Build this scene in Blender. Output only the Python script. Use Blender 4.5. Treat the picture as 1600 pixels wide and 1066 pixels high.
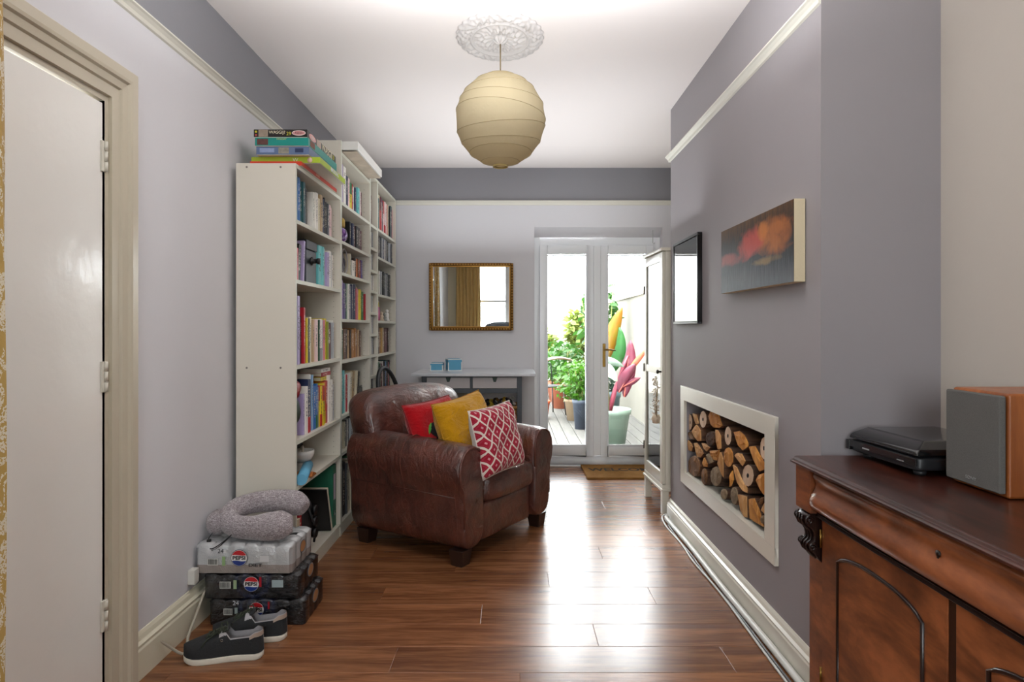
import bpy, bmesh, math, random
from mathutils import Vector, Matrix, Euler
random.seed(7)
R=math.radians; PI=math.pi
for o in list(bpy.data.objects): bpy.data.objects.remove(o)
sc=bpy.context.scene
COL=sc.collection
# ------------------------------------------------ camera, world, light, exposure
cam=bpy.data.objects.new('camera',bpy.data.cameras.new('camera')); COL.objects.link(cam)
cam.location=(0,0,1.239); cam.rotation_euler=(PI/2,0,0)
cam.data.sensor_width=36; cam.data.lens=1010/1600*36
cam.data.shift_x=-1/1600; cam.data.shift_y=-20/1600
cam.data.clip_start=.02
sc.camera=cam
w=bpy.data.worlds.new('overcast_sky'); sc.world=w; w.use_nodes=True
bg=w.node_tree.nodes['Background']; bg.inputs[0].default_value=(.93,.965,1,1); bg.inputs[1].default_value=4.0
def portal(name,loc,rot,sx,sy):
    l=bpy.data.lights.new(name,'AREA'); l.shape='RECTANGLE'; l.size=sx; l.size_y=sy
    l.cycles.is_portal=True
    o=bpy.data.objects.new(name,l); COL.objects.link(o); o.location=loc; o.rotation_euler=rot
portal('garden_door_daylight',(.76,6.0,1.05),(-PI/2,0,0),1.1,1.95)
portal('street_window_daylight',(-.1,-2.04,1.5),(PI/2,0,0),1.4,1.5)
def area(name,loc,rot,sx,sy,power,col=(1,1,1),spread=180):
    l=bpy.data.lights.new(name,'AREA'); l.shape='RECTANGLE'; l.size=sx; l.size_y=sy; l.energy=power; l.color=col; l.spread=R(spread)
    o=bpy.data.objects.new(name,l); COL.objects.link(o); o.location=loc; o.rotation_euler=rot
# added fill lamp outside above the lintel, strengthens the daylight through the garden door
area('garden_fill_lamp',(.76,6.65,2.80),(R(-60),0,0),1.5,.9,210,(1,.99,.97))
# added area lamp facing up with no fixture, brightens the room's front half
area('front_ceiling_fill',(.0,2.02,2.08),(PI,0,0),1.3,1.0,8.6,(.95,.98,1),164)
# unseen upward lamp put in to lift the garden end of the ceiling
area('far_ceiling_fill',(.05,4.52,1.86),(PI,0,0),1.9,2.0,4.0,(.93,.97,1),168)
sc.view_settings.view_transform='Standard'; sc.view_settings.look='None'
sc.view_settings.gamma=1; sc.view_settings.use_curve_mapping=False
sc.view_settings.exposure=1.98
# ------------------------------------------------ material helpers
def lin(c):
    if isinstance(c,str): c=[int(c[i:i+2],16)/255 for i in (0,2,4)]
    return [v/12.92 if v<=.04045 else ((v+.055)/1.055)**2.4 for v in c]
class NT:
    def __init__(s,name):
        s.m=bpy.data.materials.new(name); s.m.use_nodes=True; s.t=s.m.node_tree; s.t.nodes.clear()
        s.out=s.n('ShaderNodeOutputMaterial')
    def n(s,t,**k):
        d=s.t.nodes.new(t)
        for a,b in k.items(): setattr(d,a,b)
        return d
    def put(s,sock,v):
        if isinstance(v,bpy.types.NodeSocket): s.t.links.new(v,sock)
        elif isinstance(v,(list,tuple)) and len(v)==3 and sock.type=='RGBA': sock.default_value=(*v,1)
        else: sock.default_value=v
    def math(s,op,a,b=0,c=0):
        d=s.n('ShaderNodeMath',operation=op); s.put(d.inputs[0],a); s.put(d.inputs[1],b); s.put(d.inputs[2],c); return d.outputs[0]
    def mix(s,f,a,b):
        d=s.n('ShaderNodeMix',data_type='RGBA'); s.put(d.inputs[0],f); s.put(d.inputs[6],a); s.put(d.inputs[7],b); return d.outputs[2]
    def coord(s,kind='Object',scale=(1,1,1),rot=(0,0,0)):
        c=s.n('ShaderNodeTexCoord'); m=s.n('ShaderNodeMapping'); s.t.links.new(c.outputs[kind],m.inputs[0])
        m.inputs['Scale'].default_value=scale; m.inputs['Rotation'].default_value=rot; return m.outputs[0]
    def noise(s,vec,scale,detail=4,rough=.5,dist=0):
        d=s.n('ShaderNodeTexNoise'); s.put(d.inputs['Vector'],vec); d.inputs['Scale'].default_value=scale
        d.inputs['Detail'].default_value=detail; d.inputs['Roughness'].default_value=rough; d.inputs['Distortion'].default_value=dist
        return d.outputs[0]
    def ramp(s,f,stops):
        d=s.n('ShaderNodeValToRGB'); s.put(d.inputs[0],f); e=d.color_ramp.elements
        while len(e)<len(stops): e.new(.5)
        for i,(p,c) in enumerate(stops): e[i].position=p; e[i].color=(*c,1)
        return d.outputs[0]
    def bump(s,h,strength=.2,dist=.01):
        d=s.n('ShaderNodeBump'); d.inputs['Strength'].default_value=strength; d.inputs['Distance'].default_value=dist
        s.put(d.inputs['Height'],h); return d.outputs[0]
    def bsdf(s,col,rough=.5,metal=0,bump=None,spec=.5,coat=0,trans=0,sheen=0,alpha=1):
        d=s.n('ShaderNodeBsdfPrincipled'); s.put(d.inputs['Base Color'],col); s.put(d.inputs['Roughness'],rough)
        d.inputs['Metallic'].default_value=metal; d.inputs['Specular IOR Level'].default_value=spec
        d.inputs['Coat Weight'].default_value=coat; d.inputs['Coat Roughness'].default_value=.15
        d.inputs['Sheen Weight'].default_value=sheen; s.put(d.inputs['Alpha'],alpha)
        if bump is not None: s.put(d.inputs['Normal'],bump)
        return d.outputs[0]
    def fin(s,sh): s.t.links.new(sh,s.out.inputs[0]); return s.m
_c={}
def P(c,rough=.5,metal=0,var=0,vs=20,bs=0,bsc=60,coat=0,spec=.5,sheen=0,name=None):
    key=(str(c),rough,metal,var,vs,bs,bsc,coat,spec,sheen)
    if key in _c: return _c[key]
    t=NT(name or 'paint'); col=lin(c); v=t.coord()
    cc=col; b=None
    if var: cc=t.mix(t.noise(v,vs),[max(0,x*(1-var)) for x in col],[min(1,x*(1+var)) for x in col])
    if bs: b=t.bump(t.noise(v,bsc,3),bs,.004)
    _c[key]=t.fin(t.bsdf(cc,rough,metal,b,spec,coat,0,sheen)); return _c[key]
# ------------------------------------------------ mesh helpers
class MB:
    def __init__(s): s.v=[]; s.f=[]; s.sm=[]
    def add(s,vs,fs,smooth=False,M=None):
        o=len(s.v)
        s.v+=[tuple(M@Vector(v)) if M else tuple(v) for v in vs]
        s.f+=[tuple(i+o for i in f) for f in fs]; s.sm+=[smooth]*len(fs); return s
    def box(s,a,b,M=None):
        x0,y0,z0=a; x1,y1,z1=b
        if x0>x1:x0,x1=x1,x0
        if y0>y1:y0,y1=y1,y0
        if z0>z1:z0,z1=z1,z0
        vs=[(x0,y0,z0),(x1,y0,z0),(x1,y1,z0),(x0,y1,z0),(x0,y0,z1),(x1,y0,z1),(x1,y1,z1),(x0,y1,z1)]
        return s.add(vs,[(3,2,1,0),(4,5,6,7),(0,1,5,4),(1,2,6,5),(2,3,7,6),(3,0,4,7)],False,M)
    def loft(s,rings,cap=True,closed=True,smooth=True,M=None):
        n=len(rings[0]); vs=[p for r in rings for p in r]; fs=[]
        for k in range(len(rings)-1):
            for i in range(n if closed else n-1):
                j=(i+1)%n; fs.append((k*n+i,k*n+j,(k+1)*n+j,(k+1)*n+i))
        s.add(vs,fs,smooth,M)
        if cap and closed:
            o=len(s.v)-len(vs)
            s.f+=[tuple(o+i for i in reversed(range(n))),tuple(o+(len(rings)-1)*n+i for i in range(n))]; s.sm+=[False,False]
        return s
    def tube(s,pts,r,n=8,closed=False,cap=True,M=None):
        pts=[Vector(p) for p in pts]; rs=r if isinstance(r,(list,tuple)) else [r]*len(pts); rings=[]
        up=None
        for i,p in enumerate(pts):
            a=pts[(i-1)%len(pts)] if (closed or i>0) else p; b=pts[(i+1)%len(pts)] if (closed or i<len(pts)-1) else p
            t=(b-a).normalized()
            if up is None: up=Vector((0,0,1)) if abs(t.z)<.9 else Vector((1,0,0))
            u=(up-t*up.dot(t)).normalized(); v=t.cross(u); up=u
            rings.append([tuple(p+(u*math.cos(2*PI*k/n)+v*math.sin(2*PI*k/n))*rs[i]) for k in range(n)])
        if closed: rings.append(rings[0])
        return s.loft(rings,cap and not closed,True,True,M)
    def cyl(s,a,b,r,n=16,r2=None): return s.tube([a,b],[r,r if r2 is None else r2],n)
    def lathe(s,prof,n=24,c=(0,0,0),M=None,cap=True):
        rings=[[(c[0]+r*math.cos(2*PI*k/n),c[1]+r*math.sin(2*PI*k/n),c[2]+z) for k in range(n)] for r,z in prof]
        return s.loft(rings,cap,True,True,M)
    def ext(s,poly,a,b,axis='x',smooth=False,M=None):
        g={'x':lambda p,t:(t,p[0],p[1]),'y':lambda p,t:(p[0],t,p[1]),'z':lambda p,t:(p[0],p[1],t)}[axis]
        return s.loft([[g(p,a) for p in poly],[g(p,b) for p in poly]],True,True,smooth,M)
    def build(s,name,m,parent=None,loc=(0,0,0),rot=(0,0,0),bevel=0,sub=0,seg=2,fix=True):
        me=bpy.data.meshes.new(name); me.from_pydata(s.v,[],s.f); me.polygons.foreach_set('use_smooth',s.sm)
        if fix:
            bm=bmesh.new(); bm.from_mesh(me); bmesh.ops.remove_doubles(bm,verts=bm.verts,dist=1e-6)
            bmesh.ops.recalc_face_normals(bm,faces=bm.faces); bm.to_mesh(me); bm.free()
        me.materials.append(m)
        o=bpy.data.objects.new(name,me); COL.objects.link(o); o.location=loc; o.rotation_euler=rot
        if parent: o.parent=parent
        if bevel:
            q=o.modifiers.new('b','BEVEL'); q.width=bevel; q.segments=seg; q.limit_method='ANGLE'; q.angle_limit=R(35)
            me.polygons.foreach_set('use_smooth',[True]*len(me.polygons)); 
            wn=o.modifiers.new('w','WEIGHTED_NORMAL'); wn.keep_sharp=False
        if sub: q=o.modifiers.new('s','SUBSURF'); q.levels=sub; q.render_levels=sub
        return o
def box(a,b,name,m,parent=None,bevel=0,**k): return MB().box(a,b).build(name,m,parent,bevel=bevel,**k)
def thing(name,label,cat,loc=(0,0,0),rz=0,group=None):
    o=bpy.data.objects.new(name,None); COL.objects.link(o); o.location=loc; o.rotation_euler=(0,0,rz)
    o.empty_display_size=.05
    return tag(o,label,cat,group)
def tag(o,label,cat=None,group=None,kind=None):
    o['label']=label
    if cat: o['category']=cat
    if group: o['group']=group
    if kind: o['kind']=kind
    return o
def struct(o): o['kind']='structure'; return o
def stuff(o): o['kind']='stuff'; return o
def copy_tree(o,parent=None):
    c=o.copy(); COL.objects.link(c); c.parent=parent
    for ch in list(o.children): copy_tree(ch,c)
    return c
def text(body,size,m,name='lettering',parent=None,loc=(0,0,0),rot=(0,0,0),sx=1,ext=.0004,bold=0):
    c=bpy.data.curves.new('t','FONT'); c.body=body; c.size=size; c.align_x='CENTER'; c.align_y='CENTER'; c.extrude=ext; c.offset=bold
    c.resolution_u=3
    o=bpy.data.objects.new('t',c); COL.objects.link(o); bpy.context.view_layer.update()
    me=bpy.data.meshes.new_from_object(o.evaluated_get(bpy.context.evaluated_depsgraph_get()))
    bpy.data.objects.remove(o); me.materials.clear(); me.materials.append(m)
    o=bpy.data.objects.new(name,me); COL.objects.link(o); o.location=loc; o.rotation_euler=rot; o.scale=(sx,1,1)
    if parent: o.parent=parent
    return o
ORD='first second third fourth fifth sixth seventh eighth ninth tenth eleventh twelfth thirteenth fourteenth fifteenth sixteenth seventeenth eighteenth nineteenth twentieth'.split()+['twenty-first','twenty-second','twenty-third','twenty-fourth','twenty-fifth']+['twenty-'+q for q in 'sixth seventh eighth ninth'.split()]+['thirtieth','thirty-first','thirty-second','thirty-third','thirty-fourth']
# ------------------------------------------------ materials
M_white=P('d6d5d9',.7,bs=.05,bsc=90,name='white_wall_paint')
M_ceil=P('efe8e5',.85,bs=.04,bsc=60,name='ceiling_paint')
M_grey=P('87868b',.6,bs=.06,bsc=80,var=.03,vs=3,name='grey_wall_paint')
M_cream=P('dcd8cb',.28,bs=.05,bsc=25,name='cream_gloss_paint')
M_skirt=P('d9d3bd',.3,bs=.04,bsc=30,name='skirting_gloss_paint')
M_rail=P('dedbcf',.3,name='rail_paint')
M_upvc=P('f1f4f7',.25,name='white_door_frame_plastic')
M_shelf=P('d6d0c2',.42,name='cream_shelf_board')
M_shelfe=P('d9dacb',.4,name='shelf_board')
M_black=P('141416',.4,name='black_plastic')
M_dgrey=P('4b5158',.5,name='dark_grey_paint')
M_brass=P('94743a',.35,1,name='brass')
M_chrome=P('c8c8c8',.2,1,name='steel')
def glass_mat(name,tint=(1,1,1),rough=0,refl=1.0):
    t=NT(name); tr=t.n('ShaderNodeBsdfTransparent'); tr.inputs[0].default_value=(*tint,1)
    gl=t.n('ShaderNodeBsdfGlossy'); gl.inputs['Roughness'].default_value=rough
    fr=t.n('ShaderNodeFresnel'); fr.inputs[0].default_value=1.45
    mx=t.n('ShaderNodeMixShader'); t.t.links.new(t.math('MULTIPLY',fr.outputs[0],refl),mx.inputs[0])
    t.t.links.new(tr.outputs[0],mx.inputs[1]); t.t.links.new(gl.outputs[0],mx.inputs[2]); return t.fin(mx.outputs[0])
M_glass=glass_mat('window_glass',(.97,.985,.98))
M_cabglass=glass_mat('cabinet_glass',(.93,.97,.96),.02,1.6)
def wood(name,c1,c2,scale=(1,1,1),rough=.35,ns=8,coat=0,bump=.05,ring=0,randv=.0,spec=.5):
    t=NT(name); v=t.coord('Object',scale)
    if randv:
        oi=t.n('ShaderNodeObjectInfo'); ad=t.n('ShaderNodeVectorMath',operation='ADD')
        cb=t.n('ShaderNodeCombineXYZ'); t.put(cb.inputs[0],t.math('MULTIPLY',oi.outputs['Random'],37)); t.put(cb.inputs[1],t.math('MULTIPLY',oi.outputs['Random'],91))
        t.put(ad.inputs[0],v); t.put(ad.inputs[1],cb.outputs[0]); v=ad.outputs[0]
    a=t.noise(v,ns,6,.62,1.2); b=t.noise(v,ns*6,3,.6)
    f=t.math('ADD',t.math('MULTIPLY',a,.75),t.math('MULTIPLY',b,.3))
    l1,l2=lin(c1),lin(c2)
    col=t.ramp(f,[(.34,l1),(.5,[(x*.6+y*.4) for x,y in zip(l1,l2)]),(.64,l2)])
    if randv:
        k=t.math('ADD',1-randv/2,t.math('MULTIPLY',oi.outputs['Random'],randv)); vm=t.n('ShaderNodeVectorMath',operation='SCALE'); t.put(vm.inputs[0],col); t.put(vm.inputs['Scale'],k); col=vm.outputs[0]
    return t.fin(t.bsdf(col,rough,0,t.bump(f,bump,.002),spec,coat))
M_floor=wood('laminate_planks','5c3520','966440',(.55,7,1),.27,2.2,0,.03,randv=.28,spec=.6)
M_maho=wood('mahogany_veneer','4a2415','a8623a',(3,.8,2.2),.3,2.2,.35,.04)
M_mahotop=wood('dark_mahogany_top','26130e','542a1e',(4,.6,1),.28,2.5,.3,.06)
M_carve=P('200e0a',.3,var=.3,coat=.3,name='carved_dark_wood')
M_logend=wood('split_log_face','b57c44','e6b678',(6,6,1.5),.75,2,0,.5,randv=.35)
M_logor=wood('orange_log_face','a86424','e0a04c',(6,6,1.5),.75,2.4,0,.5,randv=.3)
M_bored=wood('bored_log_end','c9a684','e6cdb4',(3,3,3),.8,2,0,.2,randv=.12)
M_greyend=wood('grey_log_end','6a5843','a08c6e',(3,3,3),.85,3,0,.4,randv=.3)
M_brownend=wood('brown_log_end','4e331d','8a6038',(3,3,3),.8,3,0,.4,randv=.3)
M_bark=wood('bark','33231b','6b4a33',(2,7,7),.9,2,0,.8,randv=.5)
M_deck=wood('deck_timber','3f3d39','57544e',(8,.6,1),.7,2,0,.2,randv=.15)
def leather():
    t=NT('brown_leather'); v=t.coord()
    n1=t.noise(v,7,5,.6,.6); n2=t.noise(v,150,2,.6)
    col=t.mix(t.ramp(n1,[(.35,(0,0,0)),(.7,(1,1,1))]),lin('3d1f1a'),lin('6f3d31'))
    ro=t.math('ADD',.20,t.math('MULTIPLY',n1,.24))
    h=t.math('ADD',t.math('MULTIPLY',n2,.12),t.noise(t.coord('Object',(1.2,3,1.5)),9,4,.55,1))
    return t.fin(t.bsdf(col,ro,0,t.bump(h,.5,.024),.8,.35))
M_leather=leather()
# ================================================ THE SETTING
H=2.669; LX=-1.335; FY=5.76; BX=1.036; AX=1.438; RY=-1.9
fl=struct(box((LX-.1,RY-.1,-.06),(AX+.1,5.87,-.009),'floor',P('3a281c',.8)))
y=RY; k=0
pm={}
while y<5.86:
    y1=min(y+.192,5.865); x=LX-.02-((k*.47)%1.25); 
    while x<AX:
        x0=max(x,LX-.02); x1=min(x+1.25,AX+.02)
        if x1-x0>.03:
            key=(round(x1-x0,3),round(y1-y,3))
            if key not in pm:
                a,b=key; e=.0016
                ob=MB().loft([[(-a/2,-b/2,-.008),(a/2,-b/2,-.008),(a/2,b/2,-.008),(-a/2,b/2,-.008)],
                   [(-a/2,-b/2,-.0008),(a/2,-b/2,-.0008),(a/2,b/2,-.0008),(-a/2,b/2,-.0008)],
                   [(-a/2+e,-b/2+e,0),(a/2-e,-b/2+e,0),(a/2-e,b/2-e,0),(-a/2+e,b/2-e,0)]],smooth=False).build('plank',M_floor,fl)
                pm[key]=ob.data
            else:
                ob=bpy.data.objects.new('plank',pm[key]); COL.objects.link(ob); ob.parent=fl
            ob.location=((x0+x1)/2,(y+y1)/2,0)
        x+=1.25
    y=y1; k+=1
struct(box((LX-.3,RY-.3,H),(AX+.3,FY+.35,H+.2),'ceiling',M_ceil))
# left wall with its door opening, painted grey above the picture rail
DY0,DY1,DZ=1.33,2.115,1.985
RZ=2.335
wl=MB(); wl.box((LX-.15,RY-.1,-.06),(LX,DY0,RZ)); wl.box((LX-.15,DY1,-.06),(LX,FY+.0,RZ)); wl.box((LX-.15,DY0,DZ),(LX,DY1,RZ))
wl=struct(wl.build('wall_left',M_white)); box((LX-.15,RY-.1,RZ),(LX,FY,H),'upper_band',M_grey,wl)
wf=MB(); DXL=.194; wf.box((LX-.15,FY,-.06),(DXL,FY+.1,RZ)); wf.box((1.335,FY,-.06),(AX+.15,FY+.1,RZ))
hz=2.14
wf.ext([(FY,hz),(FY,RZ),(FY+.1,RZ),(FY+.1,2.062)],DXL,1.335,'x')
wf=struct(wf.build('wall_far',M_white)); box((LX-.15,FY,RZ),(AX+.15,FY+.1,H),'upper_band',M_grey,wf)
wr=MB(); wr.box((AX,RY,-.06),(AX+.12,FY,H))
struct(wr.build('wall_right',P('c4bcb2',.7,bs=.05,bsc=90,name='alcove_wall_paint')))
wb=MB(); wb.box((LX-.15,RY-.12,-.06),(-.8,RY,H)); wb.box((.6,RY-.12,-.06),(AX+.15,RY,H)); wb.box((-.8,RY-.12,-.06),(.6,RY,.75)); wb.box((-.8,RY-.12,2.25),(.6,RY,H))
struct(wb.build('wall_back',P('cfcab4',.7,name='rear_wall_paint')))
# chimney breast with the log niche
CY0,CY1=2.171,4.236; NY0,NY1,NZ0,NZ1=2.62,3.848,.380,.812
cb=MB(); cb.box((BX,CY0,-.06),(AX,NY0,H)); cb.box((BX,NY1,-.06),(AX,CY1,H)); cb.box((BX,NY0,-.06),(AX,NY1,NZ0)); cb.box((BX,NY0,NZ1),(AX,NY1,H)); cb.box((1.36,NY0,NZ0),(AX,NY1,NZ1))
cb=struct(cb.build('wall_chimney_breast',P('979295',.6,bs=.06,bsc=80,var=.03,vs=3,name='chimney_breast_paint')))
# niche surround
nf=MB(); a0,a1,c0,c1=2.518,3.93,.310,.892
for a,b in [(((a0,c0)),(a1,NZ0)),((a0,NZ1),(a1,c1)),((a0,NZ0),(NY0,NZ1)),((NY1,NZ0),(a1,NZ1))]: nf.box((1.020,a[0],a[1]),(BX+.001,b[0],b[1]))
struct(nf.build('trim_1',M_cream,bevel=.002)); bpy.data.objects['trim_1']['label']='cream painted flat surround of the log niche'
struct(box((1.021,NY0,NZ0),(1.36,NY1,NZ0+.0035),'trim_6',M_cream))
# picture rails
rp=[(0,0),(.008,.004),(.012,.016),(.022,.026),(.03,.030),(.03,.036),(.016,.040),(.0,.042)]
def rail(name,along,a,b,off,sgn,z=RZ):
    m=MB()
    if along=='y': m.ext([(off+sgn*p,z+q) for p,q in rp],a,b,'y')
    else: m.ext([(off+sgn*p,z+q) for p,q in rp],a,b,'x')
    return struct(m.build(name,M_rail))
rail('trim_2','y',RY,FY,LX,1); rail('trim_3','x',LX,AX,FY,-1); rail('trim_4','y',CY0,CY1+.03,BX,-1,RZ-.005)
# skirtings
bp=[(0,0),(.026,0),(.026,.095),(.022,.102),(.024,.112),(.014,.12),(.010,.135),(.004,.145),(0,.145)]
def skirt(name,along,a,b,off,sgn,h=1.0,m=M_skirt):
    return struct(MB().ext([(off+sgn*p,q*h) for p,q in bp],a,b,along).build(name,m))
skirt('baseboard_left','y',2.25,FY,LX,1,1.08); skirt('baseboard_right','y',CY0,CY1,BX,-1,.86,M_cream)
skirt('baseboard_far','x',LX,DXL-.01,FY,-1,1,M_upvc); skirt('baseboard_alcove','y',CY1,FY,AX,-1,1,M_cream)
# left door with its frame
d=thing('door_1','plain cream gloss door with three painted hinges on the left wall','door',(LX,1.73,0)); d['kind']='structure'
del d['category']
box((-.045,-.385,.008),(-.004,.381,1.975),'door_leaf',P('f0eee8',.16,bs=.35,bsc=14,name='gloss_door_paint'),d,bevel=.002)
for z in (.30,1.08,1.80):
    h=box((-.004,.368,z-.05),(.0035,.396,z+.05),'hinge',M_cream,d,bevel=.001)
    for q in (-.034,0,.034): MB().cyl((.006,.383,z+q-.015),(.006,.383,z+q+.015),.006,10).build('hinge_knuckle',M_cream,h)
fr=MB()
def archi(m,prof):
    # profile (distance outwards from opening, projection), swept round the opening
    y0,y1,zt=-.39,.385,1.983
    rings=[]
    for (dy,pr) in prof: pass
    n=len(prof)
    for (cy,cz,sy,sz) in ((y0,0,-1,0),(y0,zt,-1,1),(y1,zt,1,1),(y1,0,1,0)):
        rings.append([(pr,cy+sy*w_,cz+sz*w_) for w_,pr in prof])
    m.loft(rings,True,True,False)
archi(fr,[(0,-.06),(0,0),(.018,.001),(.02,.012),(.055,.014),(.060,.022),(.082,.026),(.088,.034),(.098,.036),(.128,.036),(.132,.032),(.132,0),(.06,-.06)])
fr.build('door_frame',P('c6bda9',.28,bs=.04,bsc=30,name='cream_frame_paint'),d)
# garden door (french door)
g=thing('door_2','white plastic double garden door with full glass panes','door',(.76,5.88,0)); g['kind']='structure'; del g['category']
def frame(m,x0,x1,z0,z1,w_,y0,y1,wt=None,wb=None):
    wt=wt or w_; wb=wb or w_
    m.box((x0,y0,z0),(x0+w_,y1,z1)); m.box((x1-w_,y0,z0),(x1,y1,z1)); m.box((x0+w_,y0,z1-wt),(x1-w_,y1,z1)); m.box((x0+w_,y0,z0),(x1-w_,y1,z0+wb)); return m
frame(MB(),-.59,.59,0,2.078,.077,-.019,.05,.091,.085).build('outer_frame',M_upvc,g,bevel=.004)
for i,(x0,x1) in enumerate(((-.516,-.026),(.031,.516))):
    s=frame(MB(),x0,x1,.083,1.990,.07,-.045,.02,.08,.094).build('sash',M_upvc,g,bevel=.006)
    box((x0+.06,-.012,.175),(x1-.06,-.006,1.905),'glass_pane',M_glass,s)
    frame(MB(),x0+.062,x1-.062,.178,1.902,.01,-.05,-.03).build('glazing_bead',M_upvc,s)
box((-.030,-.06,.09),(.035,-.02,1.985),'meeting_mullion',M_upvc,g,bevel=.006)
hd=MB().box((.052,-.054,.89),(.078,-.045,1.10)).build('handle_plate',M_brass,g,bevel=.003)
lv=MB().cyl((.065,-.052,1.045),(.065,-.10,1.045),.008); lv.tube([(.065,-.098,1.045),(.10,-.1,1.047),(.16,-.098,1.04)],[.009,.008,.006],10); lv.build('lever',M_brass,hd)
MB().cyl((.065,-.053,.96),(.065,-.062,.96),.01).build('key_cylinder',M_brass,hd)
# threshold strip
struct(box((DXL,5.80,0),(1.335,5.835,.006),'trim_5',M_upvc))
# rear windows
def sash_window(name,loc,rz,w_,z0,z1,mid,nb):
    o=thing(name,'x','window',loc,rz); o['kind']='structure'; del o['category']; del o['label']
    m=MB(); frame(m,-w_/2,w_/2,z0,z1,.06,-.03,.05)
    for i in range(1,nb): x=-w_/2+w_*i/nb; m.box((x-.05,-.03,z0),(x+.05,.05,z1))
    m.build('frame',M_upvc,o,bevel=.004)
    m=MB(); m.box((-w_/2+.06,-.01,mid-.025),(w_/2-.06,.03,mid+.025)); m.build('meeting_rail',M_upvc,o)
    box((-w_/2+.05,.01,z0+.05),(w_/2-.05,.014,z1-.05),'glass_pane',M_glass,o)
    box((-w_/2-.05,.0,z0-.03),(w_/2+.05,.14,z0),'sill',M_upvc,o)
sash_window('window_1',(-.1,RY-.06,0),0,1.4,.75,2.25,1.45,2)
# ceiling rose
def rose():
    m=MB(); N=144; K=34; rings=[]
    for j in range(K+1):
        r=j/K; ring=[]
        for i in range(N):
            a=2*PI*i/N
            h=.008
            if r<.16: h=.026*(1-(r/.16)**2)*.6+.018+.004*math.cos(8*a)*(r/.16)
            elif r<.62:
                q=(r-.16)/.46; h=.010+.012*math.sin(PI*q)*(.55+.45*math.cos(12*a+2*math.sin(6*q)))+.005*math.sin(24*a+9*q)*math.sin(PI*q)
            elif r<.70: h=.016+.006*math.sin((r-.62)/.08*PI)
            elif r<.95:
                q=(r-.70)/.25; h=.010+.014*abs(math.sin(14*a+4*q*(1 if math.sin(7*a)>0 else -1)))*math.sin(PI*q)**.6+.003*math.sin(40*a+8*q)
            else: h=.014*(1-(r-.95)/.05)+.004
            rr=r*(1+(.018*math.cos(28*a) if r>.9 else 0))
            ring.append((.213*rr*math.cos(a),.262*rr*math.sin(a),-h))
        rings.append(ring)
    rings.append([(p[0],p[1],0) for p in rings[-1]])
    m.loft(rings,False,True,True); return m
o=rose().build('ceiling_rose',P('d3cecc',.7,name='plaster'),loc=(-.062,3.175,H-.001)); tag(o,'white plaster ceiling rose with acanthus relief above the paper lantern','ceiling rose')
# ================================================ BOOKCASES
FX=-1.024; BKX=-1.306
def bookcase(name,label,y0,y1,top,shelves,pegs=True,front=FX,tb=None):
    t=thing(name,label,'bookcase',((BKX+front)/2,(y0+y1)/2,0)); hx=(front-BKX)/2; hy=(y1-y0)/2; p=.0165
    for s in (-1,1):
        a,b=(-hy,-hy+p) if s<0 else (hy-p,hy)
        sd=box((-hx,a,0),(hx,b,top),'side_panel',M_shelf,t,bevel=.0008)
        box((hx,a,0),(hx+.0006,b,top),'edge_strip',M_shelfe,sd)
        if pegs:
            m=MB(); yy=b if s<0 else a
            z=.15
            while z<top-.1:
                for px in (-hx+.04,hx-.04): m.cyl((px,yy-.0004,z),(px,yy+.0004,z),.0019,6)
                z+=.032
            stuff(m.build('peg_holes',P('3a352e',.8),sd))
    for z in shelves+[tb or top]:
        b_=box((-hx+.006,-hy+p,z-.018),(hx-.0005,hy-p,z),'shelf',M_shelf,t); box((hx-.0005,-hy+p,z-.0185),(hx+.0004,hy-p,z+.0002),'edge_strip',M_shelfe,b_)
    box((hx-.018,-hy+p,0),(hx-.004,hy-p,shelves[-1]-.018),'plinth',M_shelfe,t)
    box((-hx,-hy+p,.02),(-hx+.004,hy-p,top-.018),'back_panel',M_shelf,t)
    return t
CA=(3.051,3.859); CB=(3.860,4.648); CT=(4.649,4.903); CC=(4.904,5.664)
SA=[1.755,1.470,1.062,.703,.485,.075]; SB=[1.998,1.765,1.575,1.295,1.045,.71,.49,.075]
ST=[1.995,1.829,1.665,1.515,1.355,1.198,1.045,.89,.735,.58,.42,.26,.075]; SC=[2.0,1.786,1.5,1.297,1.04,.71,.49,.075]
ca=bookcase('bookcase','nearest cream bookcase, the lowest one, with board game boxes on its top',CA[0],CA[1],2.018,SA)
for z in (2.0,1.052,.04):
    for px in (-.09,.07): MB().cyl((px,-.404,z),(px,-.4055,z),.005,10).build('screw_cap',P('77706a',.5),ca)
bookcase('bookcase','tall cream bookcase in the middle with white flat box on top',CB[0],CB[1],2.362,SB,tb=2.295)
bookcase('disc_tower','narrow tall cream tower of small compartments filled with discs',CT[0],CT[1],2.362,ST,False)
bookcase('bookcase','farthest tall cream bookcase, beside the rear white wall',CC[0],CC[1],2.362,SC)
CASES={'A':(CA,'nearest bookcase'),'B':(CB,'middle tall bookcase'),'C':(CC,'farthest bookcase'),'T':(CT,'narrow disc tower')}
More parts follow.
